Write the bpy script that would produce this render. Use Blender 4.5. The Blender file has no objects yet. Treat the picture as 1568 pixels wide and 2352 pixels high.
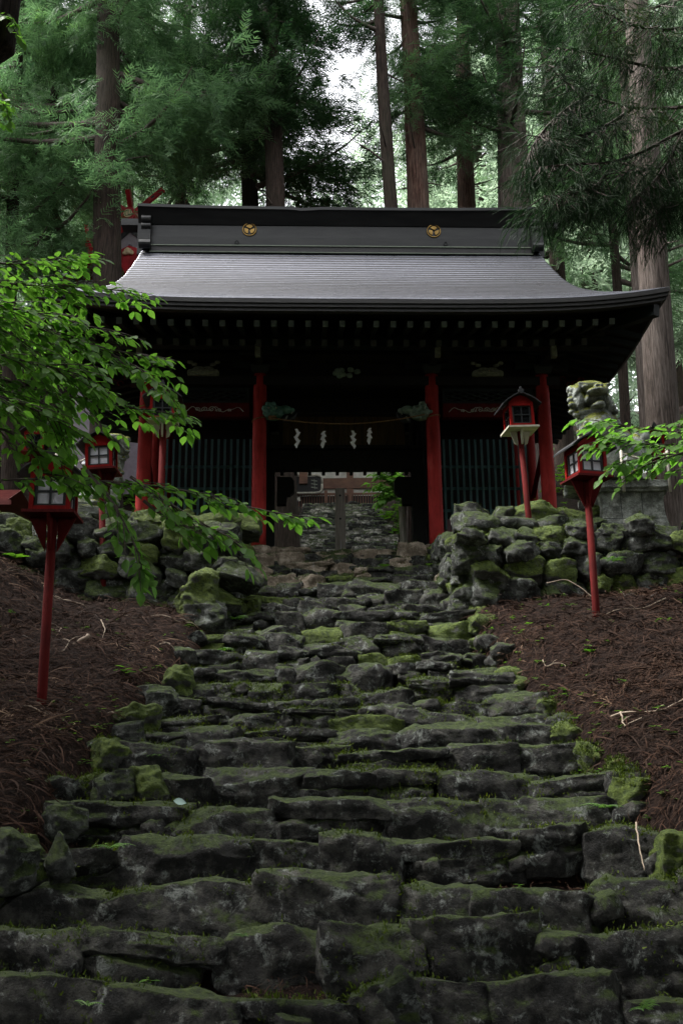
import bpy, math, random
import numpy as np
from mathutils import Matrix, Vector
D = bpy.data
SC = bpy.context.scene
COL = SC.collection
rng = np.random.default_rng(7)
random.seed(7)
PI = math.pi

# ------------------------------------------------------------------ camera maths
PITCH = math.radians(14.0); ROLL = math.radians(0.6); FPX = 2287.0
def at(px, py, Y):
    """point at depth Y (metres ahead) seen at photo position (px,py)"""
    u, v = px-784.0, 1176.0-py
    c, s = math.cos(ROLL), math.sin(ROLL)
    u, v = u*c+v*s, -u*s+v*c
    d = Vector((u, FPX*math.cos(PITCH)-v*math.sin(PITCH), FPX*math.sin(PITCH)+v*math.cos(PITCH)))
    return d*(Y/d.y)

# ------------------------------------------------------------------ helpers
def tag(o, label=None, cat=None, group=None, kind=None):
    if label: o['label'] = label
    if cat: o['category'] = cat
    if group: o['group'] = group
    if kind: o['kind'] = kind
    return o
def thing(name, label, cat, loc=(0, 0, 0), rz=0.0, group=None):
    o = D.objects.new(name, None); COL.objects.link(o)
    o.empty_display_size = .2
    o.location = loc; o.rotation_euler = (0, 0, rz)
    return tag(o, label, cat, group)
class MB:
    def __init__(self):
        self.V = []; self.F = []; self.M = []; self.n = 0
    def add(self, v, f, m=0):
        v = np.asarray(v, float)
        if len(f) == 0: return self
        self.V.append(v); n = self.n
        if isinstance(f, np.ndarray):
            self.F.append(f+n); self.M.append(np.full(len(f), m))
        else:
            self.F.append([tuple(i+n for i in q) for q in f]); self.M.append(np.full(len(f), m))
        self.n += len(v); return self
    def box(self, c, s, m=0, R=None, taper=None):
        x, y, z = s[0]/2, s[1]/2, s[2]/2
        v = np.array([[-x,-y,-z],[x,-y,-z],[x,y,-z],[-x,y,-z],[-x,-y,z],[x,-y,z],[x,y,z],[-x,y,z]], float)
        if taper is not None: v[:4, :2] *= taper
        if R is not None: v = v @ np.array(R).T
        return self.add(v+np.array(c), [(0,3,2,1),(4,5,6,7),(0,1,5,4),(1,2,6,5),(2,3,7,6),(3,0,4,7)], m)
    def beam(self, a, b, w, h, m=0):
        a = np.array(a, float); b = np.array(b, float); d = b-a; L = np.linalg.norm(d); d /= L
        up = np.array([0, 0, 1.]) if abs(d[2]) < .95 else np.array([0, 1., 0])
        s = np.cross(d, up); s /= np.linalg.norm(s); u = np.cross(s, d)
        R = np.stack([s, d, u], 1)
        return self.box((a+b)/2, (w, L, h), m, R)
    def tube(self, pts, rad, n=8, m=0, caps=True):
        P = np.array([tuple(p) for p in pts], float); k = len(P)
        r = np.full(k, rad, float) if np.isscalar(rad) else np.array(rad, float)
        t = np.gradient(P, axis=0); t /= np.linalg.norm(t, axis=1)[:, None]+1e-9
        ref = np.array([0, 0, 1.]) if abs(t[0][2]) < .9 else np.array([1., 0, 0])
        V = []
        ang = np.linspace(0, 2*PI, n, endpoint=False)
        for i in range(k):
            a = np.cross(t[i], ref); a /= np.linalg.norm(a)+1e-9; b = np.cross(t[i], a); ref = ref if abs(np.dot(t[i], ref)) < .9 else a
            V.append(P[i]+r[i]*(np.cos(ang)[:, None]*a+np.sin(ang)[:, None]*b))
        V = np.concatenate(V); F = []
        for i in range(k-1):
            for j in range(n):
                q = (j+1) % n
                F.append((i*n+j, i*n+q, (i+1)*n+q, (i+1)*n+j))
        if caps:
            F.append(tuple(range(n))[::-1]); F.append(tuple((k-1)*n+j for j in range(n)))
        return self.add(V, F, m)
    def cyl(self, a, b, r0, r1=None, n=20, m=0):
        return self.tube([a, b], [r0, r0 if r1 is None else r1], n, m)
    def prism(self, poly, thick, R=None, c=(0, 0, 0), m=0):
        """poly in xz, extruded along y"""
        n = len(poly)
        v = [(p[0], -thick/2, p[1]) for p in poly]+[(p[0], thick/2, p[1]) for p in poly]
        v = np.array(v, float)
        if R is not None: v = v @ np.array(R).T
        f = [tuple(range(n)), tuple(range(2*n-1, n-1, -1))]+[(i, (i+1) % n+0, (i+1) % n+n, i+n)[::-1] for i in range(n)]
        return self.add(v+np.array(c), f, m)
    def build(self, name, mats, parent=None, smooth=False, loc=None):
        if not isinstance(mats, (list, tuple)): mats = [mats]
        V = np.concatenate(self.V) if self.V else np.zeros((0, 3))
        if loc is not None: V = V-np.array(tuple(loc))
        me = D.meshes.new(name)
        quads = all(isinstance(f, np.ndarray) for f in self.F)
        if quads:
            Fa = [f for f in self.F]
            nl = sum(f.size for f in Fa); nf = sum(len(f) for f in Fa)
            me.vertices.add(len(V)); me.vertices.foreach_set('co', V.ravel())
            me.loops.add(nl); me.loops.foreach_set('vertex_index', np.concatenate([f.ravel() for f in Fa]).astype(np.int32))
            tot = np.concatenate([np.full(len(f), f.shape[1]) for f in Fa])
            st = np.concatenate([[0], np.cumsum(tot)[:-1]])
            me.polygons.add(nf); me.polygons.foreach_set('loop_start', st.astype(np.int32)); me.polygons.foreach_set('loop_total', tot.astype(np.int32))
            me.update(calc_edges=True)
        else:
            F = []
            for f in self.F: F += f.tolist() if isinstance(f, np.ndarray) else f
            me.from_pydata(V.tolist(), [], F)
        for m in mats: me.materials.append(m)
        M = np.concatenate(self.M).astype(np.int32)
        if len(mats) > 1: me.polygons.foreach_set('material_index', M)
        if smooth: me.polygons.foreach_set('use_smooth', np.ones(len(me.polygons), bool))
        me.update()
        o = D.objects.new(name, me); COL.objects.link(o)
        if parent is not None: o.parent = parent
        if loc is not None and parent is None: o.location = loc
        return o
def part(mb, name, mats, parent, smooth=False, off=None, label=None):
    """part whose vertices are in the parent's local frame (or world, minus off)"""
    o = mb.build(name, mats, parent, smooth, loc=off)
    if off is not None: o.location = (0, 0, 0)
    if label: o['label'] = label
    return o
def scatter(tv, tf, pos, X, Zr, scale, m=0, mb=None):
    """copies of a template with local x along X, z near Zr"""
    pos = np.asarray(pos, float); X = np.asarray(X, float); Zr = np.asarray(Zr, float)
    X = X/(np.linalg.norm(X, axis=1)[:, None]+1e-9)
    Y = np.cross(Zr, X); Y /= np.linalg.norm(Y, axis=1)[:, None]+1e-9
    Z = np.cross(X, Y)
    R = np.stack([X, Y, Z], 2)
    n = len(pos); k = len(tv)
    sc = np.asarray(scale, float)
    if sc.ndim == 1: sc = sc[:, None, None]
    V = np.einsum('nij,nkj->nki', R, tv[None]*sc)+pos[:, None]
    F = (tf[None]+(np.arange(n)*k)[:, None, None]).reshape(-1, tf.shape[1])
    mb = mb or MB()
    mb.add(V.reshape(-1, 3), F, m); return mb

# ------------------------------------------------------------------ materials
def newmat(name):
    m = D.materials.new(name); m.use_nodes = True
    nt = m.node_tree; b = nt.nodes['Principled BSDF']
    return m, nt, b
def N(nt, t, **kw):
    n = nt.nodes.new(t)
    for k, v in kw.items():
        if k in n.inputs.keys(): n.inputs[k].default_value = v
        else: setattr(n, k, v)
    return n
def ramp(nt, stops):
    r = nt.nodes.new('ShaderNodeValToRGB'); e = r.color_ramp.elements
    while len(e) < len(stops): e.new(.5)
    for i, (p, c) in enumerate(stops):
        e[i].position = p; e[i].color = (*c, 1) if len(c) == 3 else c
    return r
def mix(nt, fac, a, b):
    m = nt.nodes.new('ShaderNodeMix'); m.data_type = 'RGBA'
    for i, x in ((0, fac), (6, a), (7, b)):
        if hasattr(x, 'node'): nt.links.new(x, m.inputs[i])
        else: m.inputs[i].default_value = x if i == 0 else (*x, 1)
    return m.outputs[2]
def coords(nt, scale=(1, 1, 1), kind='world'):
    if kind == 'world': src = nt.nodes.new('ShaderNodeNewGeometry').outputs['Position']
    else: src = nt.nodes.new('ShaderNodeTexCoord').outputs['Object']
    mp = nt.nodes.new('ShaderNodeMapping'); mp.inputs['Scale'].default_value = scale
    nt.links.new(src, mp.inputs[0]); return mp.outputs[0]
def noise(nt, vec, scale, detail=6, rough=.6, dist=0):
    n = N(nt, 'ShaderNodeTexNoise', Scale=scale, Detail=detail, Roughness=rough, Distortion=dist)
    nt.links.new(vec, n.inputs['Vector']); return n.outputs['Fac']
def bump(nt, b, h, strength=.5, dist=.02):
    bp = N(nt, 'ShaderNodeBump', Strength=strength, Distance=dist)
    nt.links.new(h, bp.inputs['Height']); nt.links.new(bp.outputs[0], b.inputs['Normal']); return bp
def simple(name, c1, c2=None, scale=6, rough=.7, sc=(1, 1, 1), bs=.3, bd=.01, metal=0, kind='object', lo=.35, hi=.65):
    m, nt, b = newmat(name)
    v = coords(nt, sc, kind); f = noise(nt, v, scale)
    r = ramp(nt, [(lo, c1), (hi, c2 or tuple(x*.6 for x in c1))]); nt.links.new(f, r.inputs[0])
    nt.links.new(r.outputs[0], b.inputs['Base Color'])
    b.inputs['Roughness'].default_value = rough; b.inputs['Metallic'].default_value = metal
    f2 = noise(nt, v, scale*5, 4)
    bump(nt, b, f2, bs, bd)
    return m

def stone_mat(name, rock1, rock2, mossamt, lichen=.62, moss1=(.007, .015, .003), moss2=(.052, .078, .012), kind='world'):
    m, nt, b = newmat(name)
    v = coords(nt, (1, 1, 1), kind)
    f1 = noise(nt, v, 6.5, 9, .7); f2 = noise(nt, v, 24, 6, .75)
    rc = ramp(nt, [(.34, tuple(x*.6 for x in rock1)), (.48, rock1), (.62, rock2)]); nt.links.new(f1, rc.inputs[0])
    # pale lichen patches
    lr = ramp(nt, [(lichen-.02, (0, 0, 0)), (lichen+.07, (1, 1, 1))])
    fl = noise(nt, v, 7.5, 10, .78, .4); nt.links.new(fl, lr.inputs[0])
    ll = N(nt, 'ShaderNodeMath', operation='MULTIPLY'); nt.links.new(lr.outputs[0], ll.inputs[0]); ll.inputs[1].default_value = .62 if 'step' in name else .8
    col = mix(nt, ll.outputs[0], rc.outputs[0], (.34, .37, .34))
    # moss : grows on upward faces and in patches
    geo = nt.nodes.new('ShaderNodeNewGeometry'); sep = nt.nodes.new('ShaderNodeSeparateXYZ')
    nt.links.new(geo.outputs['Normal'], sep.inputs[0])
    a = N(nt, 'ShaderNodeMath', operation='MULTIPLY_ADD'); nt.links.new(sep.outputs[2], a.inputs[0]); a.inputs[1].default_value = .34; a.inputs[2].default_value = mossamt-.68
    f1b = noise(nt, v, 3.6, 10, .78, .3)
    a2 = N(nt, 'ShaderNodeMath', operation='MULTIPLY_ADD'); nt.links.new(f1b, a2.inputs[0]); a2.inputs[1].default_value = 1.25; nt.links.new(a.outputs[0], a2.inputs[2])
    mr = ramp(nt, [(.31, (0, 0, 0)), (.40, (1, 1, 1))]); nt.links.new(a2.outputs[0], mr.inputs[0])
    mc = ramp(nt, [(.35, moss1), (.62, moss2)]); nt.links.new(f2, mc.inputs[0])
    col = mix(nt, mr.outputs[0], col, mc.outputs[0])
    nt.links.new(col, b.inputs['Base Color'])
    b.inputs['Roughness'].default_value = .82
    b.inputs['Specular IOR Level'].default_value = .35
    f4 = noise(nt, v, 42, 5, .7)
    h = N(nt, 'ShaderNodeMath', operation='MULTIPLY_ADD'); nt.links.new(f4, h.inputs[0]); h.inputs[1].default_value = .35; nt.links.new(f2, h.inputs[2])
    bump(nt, b, h.outputs[0], 1.0, .05)
    return m

def foliage_mat(name, c1, c2, trans=.35, gloss=.5, spec=.3, sat_tip=None):
    m, nt, b = newmat(name)
    g = nt.nodes.new('ShaderNodeNewGeometry')
    r = ramp(nt, [(0, c1), (.8, c2), (1, sat_tip or c2)])
    v = coords(nt, (1, 1, 1)); f = noise(nt, v, .8, 3)
    a = N(nt, 'ShaderNodeMath', operation='MULTIPLY_ADD'); nt.links.new(g.outputs['Random Per Island'], a.inputs[0]); a.inputs[1].default_value = .55
    a2 = N(nt, 'ShaderNodeMath', operation='MULTIPLY_ADD'); nt.links.new(f, a2.inputs[0]); a2.inputs[1].default_value = 1.3; a2.inputs[2].default_value = -.42
    nt.links.new(a2.outputs[0], a.inputs[2]); nt.links.new(a.outputs[0], r.inputs[0])
    nt.links.new(r.outputs[0], b.inputs['Base Color'])
    b.inputs['Roughness'].default_value = gloss; b.inputs['Specular IOR Level'].default_value = spec
    t = nt.nodes.new('ShaderNodeBsdfTranslucent')
    hs = N(nt, 'ShaderNodeHueSaturation', Saturation=1.15, Value=1.5); nt.links.new(r.outputs[0], hs.inputs['Color'])
    nt.links.new(hs.outputs[0], t.inputs[0])
    ms = nt.nodes.new('ShaderNodeMixShader'); ms.inputs[0].default_value = trans
    nt.links.new(b.outputs[0], ms.inputs[1]); nt.links.new(t.outputs[0], ms.inputs[2])
    nt.links.new(ms.outputs[0], nt.nodes['Material Output'].inputs[0])
    return m

def bark_mat(name, c1, c2, c3, sc=3.0):
    m, nt, b = newmat(name)
    v = coords(nt, (sc*6.5, sc*6.5, sc*.42))
    f = noise(nt, v, 2.0, 8, .7, .35)
    v2 = coords(nt, (1, 1, .35)); f2 = noise(nt, v2, 1.6, 4)
    r = ramp(nt, [(.3, tuple(x*.35 for x in c1)), (.48, c1), (.7, c2)]); nt.links.new(f, r.inputs[0])
    r2 = ramp(nt, [(.42, (0, 0, 0)), (.68, (.8, .8, .8))]); nt.links.new(f2, r2.inputs[0])
    col = mix(nt, r2.outputs[0], r.outputs[0], c3)
    mm = N(nt, 'ShaderNodeMix', data_type='RGBA', blend_type='MULTIPLY'); mm.inputs[0].default_value = .75
    rr = ramp(nt, [(.32, (.25, .25, .25)), (.6, (1, 1, 1))]); nt.links.new(f, rr.inputs[0])
    nt.links.new(col, mm.inputs[6]); nt.links.new(rr.outputs[0], mm.inputs[7])
    nt.links.new(mm.outputs[2], b.inputs['Base Color'])
    b.inputs['Roughness'].default_value = .9; b.inputs['Specular IOR Level'].default_value = .2
    bump(nt, b, f, 1.0, .06)
    return m

M = {}
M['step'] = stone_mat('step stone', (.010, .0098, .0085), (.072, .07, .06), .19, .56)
M['wallstone'] = stone_mat('wall stone', (.030, .032, .028), (.13, .137, .122), .30, .57)
M['topstone'] = stone_mat('sill stone', (.22, .175, .125), (.50, .42, .33), .16, .62)
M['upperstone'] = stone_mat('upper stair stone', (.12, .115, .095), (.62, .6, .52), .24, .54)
M['mossy'] = stone_mat('moss boulder', (.06, .06, .055), (.16, .165, .15), .50, .60, (.02, .036, .006), (.10, .14, .018))
M['statue'] = stone_mat('carved stone', (.17, .19, .17), (.55, .6, .55), .27, .5, (.06, .075, .01), (.22, .24, .03))
M['pedestal'] = stone_mat('pedestal stone', (.17, .18, .16), (.44, .46, .42), .24, .54, (.03, .05, .01), (.10, .13, .02))
def red(name, c, dirt=.5, rough=.5):
    m, nt, b = newmat(name)
    v = coords(nt, (1, 1, .12), 'object'); f = noise(nt, v, 22, 6, .65)
    v2 = coords(nt, (1, 1, .6), 'object'); f2 = noise(nt, v2, 4, 5, .6)
    r = ramp(nt, [(.3, tuple(x*.55 for x in c)), (.6, c), (.8, (c[0]*1.05, c[1]*1.7, c[2]*1.7))]); nt.links.new(f2, r.inputs[0])
    r2 = ramp(nt, [(.33, (.45, .4, .4)), (.5, (1, 1, 1))]); nt.links.new(f, r2.inputs[0])
    mm = N(nt, 'ShaderNodeMix', data_type='RGBA', blend_type='MULTIPLY'); mm.inputs[0].default_value = dirt
    nt.links.new(r.outputs[0], mm.inputs[6]); nt.links.new(r2.outputs[0], mm.inputs[7])
    nt.links.new(mm.outputs[2], b.inputs['Base Color']); b.inputs['Roughness'].default_value = rough; b.inputs['Specular IOR Level'].default_value = .15
    bump(nt, b, f, .25, .006)
    return m
M['red'] = red('vermilion lacquer', (.40, .034, .03), .7, .7)
M['redpost'] = red('red paint', (.10, .006, .005), .8, .85)
M['redlamp'] = red('lamp red', (.30, .010, .008), .3, .45)
M['darkred'] = red('dark red timber', (.11, .009, .009), .6, .6)
M['shrine_red'] = red('shrine maroon', (.5, .03, .04), .3, .35)
M['shrine_dark'] = simple('shrine panel', (.26, .22, .25), (.34, .3, .33), 5, .6)
M['cream'] = simple('cream carving', (.75, .62, .4), (.55, .42, .25), 9, .6)
M['bluegrey'] = simple('pale gable board', (.75, .8, .88), (.65, .7, .78), 5, .5)
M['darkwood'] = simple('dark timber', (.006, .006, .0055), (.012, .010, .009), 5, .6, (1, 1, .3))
M['tealwood'] = simple('dark teal timber', (.005, .010, .010), (.010, .018, .017), 5, .6)
M['teal'] = simple('teal lattice', (.07, .16, .18), (.13, .25, .27), 9, .6, (1, 1, .3))
M['tealcarve'] = simple('verdigris carving', (.05, .15, .12), (.12, .26, .2), 12, .55)
M['greycarve'] = simple('grey green carving', (.12, .19, .15), (.24, .32, .26), 12, .6)
M['palecarve'] = simple('pale carving', (.16, .175, .14), (.3, .32, .25), 20, .6)
M['whitepaint'] = simple('white end paint', (.20, .23, .24), (.12, .15, .15), 12, .6)
M['cloudline'] = simple('pale painted line', (.6, .62, .58), (.42, .4, .36), 14, .6)
M['shaded_end'] = simple('shaded end paint', (.05, .055, .05), (.035, .04, .035), 9, .7)  # white end paint darkened to put eave shade on the inner rafter tier
M['board'] = simple('lamp board', (.62, .60, .48), (.42, .41, .32), 5, .7)
M['panelwood'] = simple('plank panel', (.12, .072, .028), (.055, .032, .014), 3, .6, (6, 6, .5))
M['brownwood'] = simple('brown temple timber', (.22, .105, .06), (.12, .055, .035), 4, .6, (.4, 1, 1))
M['plaster'] = simple('white plaster', (.8, .78, .7), (.6, .59, .52), 5, .85)
M['greywood'] = simple('weathered wood', (.62, .59, .5), (.36, .33, .27), 6, .85, (5, 5, .35), 1, .02, kind='world')
M['purplewood'] = simple('faded picket wood', (.14, .07, .08), (.08, .045, .05), 5, .7)
M['lampblack'] = simple('black muntin', (.012, .015, .016), (.02, .022, .024), 5, .5)
M['rooftin'] = simple('lamp roof tin', (.018, .02, .022), (.035, .036, .038), 9, .45)
M['paper'] = simple('lamp paper', (.82, .82, .86), (.7, .7, .75), 12, .8, bs=.6, bd=.02)
M['shide'] = simple('white streamer paper', (.9, .9, .92), (.86, .86, .89), 9, .7)
M['rope'] = simple('straw rope', (.34, .2, .09), (.18, .1, .05), 30, .9)
M['rail_red'] = simple('bright red paint', (.6, .03, .015), (.45, .02, .01), 5, .5)
M['tiles_red'] = simple('red roof sheet', (.28, .08, .07), (.2, .05, .045), 5, .5)
M['stick'] = simple('bare stick', (.34, .27, .2), (.2, .15, .11), 12, .8, kind='world')
M['goldm'] = simple('gilded metal', (.34, .22, .07), (.2, .12, .035), 12, .45, metal=.9)
M['glassdark'] = simple('dark lamp glass', (.01, .011, .012), (.016, .016, .018), 5, .12)
# copper roof
def roof_mat():
    m, nt, b = newmat('copper roof')
    v = coords(nt, (1, 1, 1), 'object'); f = noise(nt, v, 2.4, 6, .6)
    v2 = coords(nt, (2.6, 9, 9), 'object'); f2 = noise(nt, v2, 3, 5, .7)
    r = ramp(nt, [(.25, (.105, .108, .128)), (.55, (.17, .174, .205)), (.8, (.25, .255, .295))]); nt.links.new(f2, r.inputs[0])
    nt.links.new(r.outputs[0], b.inputs['Base Color'])
    b.inputs['Metallic'].default_value = .8
    rr = ramp(nt, [(.3, (.22, .22, .22)), (.75, (.4, .4, .4))]); nt.links.new(f, rr.inputs[0]); nt.links.new(rr.outputs[0], b.inputs['Roughness'])
    bump(nt, b, f2, .12, .008)
    return m
M['roof'] = roof_mat()
M['ridge'] = simple('ridge sheet', (.010, .0105, .010), (.02, .0205, .019), 3, .42, (.6, 3, 3), .2, .006, metal=.3)
M['ridgegreen'] = simple('green edge strip', (.16, .19, .13), (.11, .14, .1), 4, .5)
M['fascia'] = simple('eave fascia', (.012, .011, .011), (.02, .018, .017), 4, .55, (.4, 1, 8), .5, .01)  # also painted on the roof course lips as shadow lines
M['bark_dark'] = bark_mat('cedar bark dark', (.045, .03, .024), (.085, .058, .045), (.05, .045, .03), 3)
M['bark_red'] = bark_mat('cedar bark red', (.11, .056, .04), (.24, .15, .12), (.18, .135, .11), 2.6)
M['bark_pale'] = bark_mat('cedar bark pale', (.11, .085, .07), (.22, .18, .16), (.18, .15, .13), 2.6)
M['bark_black'] = bark_mat('cedar bark black', (.02, .014, .011), (.04, .028, .022), (.025, .024, .017), 3)  # near-black version of the cedar bark
M['branchbark'] = simple('branch bark', (.05, .035, .03), (.09, .07, .055), 10, .85, kind='world')
M['cedar_a'] = foliage_mat('cedar leaves green', (.035, .075, .038), (.14, .24, .11), .45, .55, .25, (.13, .24, .06))
M['cedar_b'] = foliage_mat('cedar leaves dark', (.012, .032, .016), (.05, .10, .038), .36, .5, .3)
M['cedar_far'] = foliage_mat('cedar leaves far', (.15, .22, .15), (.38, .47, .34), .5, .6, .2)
M['cedar_near'] = foliage_mat('cedar leaves near', (.008, .022, .010), (.028, .06, .022), .25, .6, .1, (.06, .08, .02))
M['leafgreen'] = foliage_mat('broad leaves', (.08, .185, .04), (.155, .30, .065), .58, .5, .3, (.12, .28, .035))
M['sprout'] = foliage_mat('sprout leaves', (.03, .085, .015), (.10, .2, .035), .4, .45, .4)
M['mossleaf'] = foliage_mat('moss leaves', (.018, .034, .006), (.075, .105, .016), .25, .7, .1, (.13, .16, .025))
M['litter'] = foliage_mat('cedar litter', (.006, .0032, .002), (.044, .021, .012), .0, .8, .12, (.26, .18, .12))
def ground_mat():
    m, nt, b = newmat('forest soil')
    v = coords(nt); f = noise(nt, v, 9, 9, .75); f2 = noise(nt, v, .6, 4)
    r = ramp(nt, [(.3, (.005, .003, .0025)), (.55, (.014, .008, .006)), (.75, (.03, .017, .012))]); nt.links.new(f, r.inputs[0])
    r2 = ramp(nt, [(.55, (0, 0, 0)), (.7, (1, 1, 1))]); nt.links.new(f2, r2.inputs[0])
    # green undergrowth tint only beyond the gate
    geo = nt.nodes.new('ShaderNodeNewGeometry'); sep = nt.nodes.new('ShaderNodeSeparateXYZ'); nt.links.new(geo.outputs['Position'], sep.inputs[0])
    mr = N(nt, 'ShaderNodeMapRange'); nt.links.new(sep.outputs[1], mr.inputs[0]); mr.inputs[1].default_value = 24; mr.inputs[2].default_value = 44
    mx = N(nt, 'ShaderNodeMath', operation='MULTIPLY'); nt.links.new(mr.outputs[0], mx.inputs[0]); nt.links.new(r2.outputs[0], mx.inputs[1])
    nt.links.new(mix(nt, mx.outputs[0], r.outputs[0], (.05, .09, .03)), b.inputs['Base Color'])
    b.inputs['Roughness'].default_value = .95; b.inputs['Specular IOR Level'].default_value = .1; bump(nt, b, f, 1, .05)
    return m
M['ground'] = ground_mat()

# ------------------------------------------------------------------ terrain
SY = [-30, 4.2, 4.7, 5.15, 5.6, 6.05, 6.5, 6.95, 7.4, 7.9, 8.4, 8.9, 9.4, 16.4, 21.0, 35.0, 41, 120, 220]
SZ = [-2.4, -1.5, -1.3, -1.1, -.89, -.69, -.495, -.294, -.10, .085, .246, .39, .536, 3.47, 3.47, 9.07, 9.2, 40, 60]
def zs(y): return np.interp(y, SY, SZ)
def sstep(a, b, x):
    t = np.clip((np.asarray(x, float)-a)/(b-a), 0, 1); return t*t*(3-2*t)
def hnoise(x, y, s=1.0):
    return (np.sin(x*1.7*s+.6*np.sin(y*1.3*s)+1)+np.sin(y*2.1*s+x*.7*s+2)+.5*np.sin(x*4.3*s-y*3.1*s))/2.5
def halfw(y): return np.interp(y, [4, 7, 8.5, 10.5, 13, 17, 20, 21.2, 36], [2.05, 1.85, 1.72, 1.55, 1.45, 1.5, 1.6, 1.35, 1.35])
def H(x, y):
    x = np.asarray(x, float); y = np.asarray(y, float)
    ax = np.abs(x+.02); hw = halfw(y)
    base = zs(y)
    out = np.clip(ax-hw, 0, None)
    z = base-.13-.19*(1-sstep(-.15, .25, ax-hw))
    bank = np.where(x < 0, np.interp(y, [9, 12.5], [.26, .09]), np.interp(y, [9, 11, 12.5], [.30, .24, .07]))*np.minimum(out, 3.2)+np.where(x < 0, .42*sstep(1.6, 3.0, out)*sstep(9.5, 12, y), 0)+.16*sstep(0, .4, out)
    z = z+bank*(y < 12.7)+.05*hnoise(x, y, 1.6)*sstep(0, .5, out)
    # retained terrace beside the stair
    terr = np.interp(y, [12.2, 13.0, 13.6, 14.5, 16.4, 21], [2.55, 2.62, 2.95, 3.2, 3.47, 3.47])
    k = sstep(12.75, 12.95, y)*sstep(1.62, 1.74, ax)*(y < 21.0)
    z = z*(1-k)+terr*k
    z = np.where((y > 16.5) & (y < 21.0), 3.44, z)
    # banks of the upper stair
    up = (y >= 21.0)
    z = np.where(up, z+.5*np.clip(out-.1, 0, 2.2)*sstep(21, 24, y)*(1-sstep(36, 40, y)), z)
    # hillsides rising on both sides behind the gate
    lh = sstep(5.2, 9.5, -x)*sstep(22, 30, y)*np.interp(y, [20, 31, 60, 120], [0, 6.0, 5, 8])
    rh = sstep(6, 14, x)*sstep(20, 34, y)*3.0
    z = z+lh+rh+.35*hnoise(x, y, .25)*sstep(26, 40, y)
    return z
def grid_axis(lo, hi, n, c, k):
    t = np.linspace(-1, 1, n); s = np.sinh(k*t)/math.sinh(k)
    return np.where(s < 0, c+(-s)*(lo-c), c+s*(hi-c))
gx = grid_axis(-110, 110, 260, 0, 4.5); gy = np.concatenate([np.linspace(-25, 4, 16)[:-1], np.linspace(4, 24, 230)[:-1], 24+np.linspace(0, 1, 90)**1.8*190])
X, Y = np.meshgrid(gx, gy); Z = H(X, Y)
nx, ny = len(gx), len(gy)
idx = np.arange(nx*ny).reshape(ny, nx)
mb = MB(); mb.add(np.stack([X.ravel(), Y.ravel(), Z.ravel()], 1), np.stack([idx[:-1, :-1].ravel(), idx[:-1, 1:].ravel(), idx[1:, 1:].ravel(), idx[1:, :-1].ravel()], 1))
g = mb.build('ground', M['ground'], smooth=True); g['kind'] = 'structure'

# ------------------------------------------------------------------ rocks
def cube_template(n):
    key = {}; V = []; F = []
    def vid(p):
        k = tuple(round(a*1000) for a in p)
        if k not in key: key[k] = len(V); V.append(p)
        return key[k]
    L = np.linspace(-1, 1, n+1)
    for ax in range(3):
        for sgn in (-1, 1):
            for i in range(n):
                for j in range(n):
                    q = []
                    for (a, b) in ((i, j), (i+1, j), (i+1, j+1), (i, j+1)):
                        p = [0, 0, 0]; p[ax] = sgn; p[(ax+1) % 3] = L[a]; p[(ax+2) % 3] = L[b]; q.append(vid(tuple(p)))
                    F.append(q if sgn > 0 else q[::-1])
    return np.array(V), np.array(F)
CT = {n: cube_template(n) for n in (4, 6, 9, 13, 19)}
_lat = np.random.default_rng(5).uniform(-1, 1, (32, 32, 32))
def vnoise(P):
    i = np.floor(P).astype(int); f = P-i; f = f*f*(3-2*f); i &= 31; j = (i+1) & 31
    g = lambda a, b, c: _lat[a, b, c]
    x0, y0, z0 = i.T; x1, y1, z1 = j.T; fx, fy, fz = f.T
    c00 = g(x0, y0, z0)*(1-fx)+g(x1, y0, z0)*fx; c10 = g(x0, y1, z0)*(1-fx)+g(x1, y1, z0)*fx
    c01 = g(x0, y0, z1)*(1-fx)+g(x1, y0, z1)*fx; c11 = g(x0, y1, z1)*(1-fx)+g(x1, y1, z1)*fx
    return (c00*(1-fy)+c10*fy)*(1-fz)+(c01*(1-fy)+c11*fy)*fz
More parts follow.
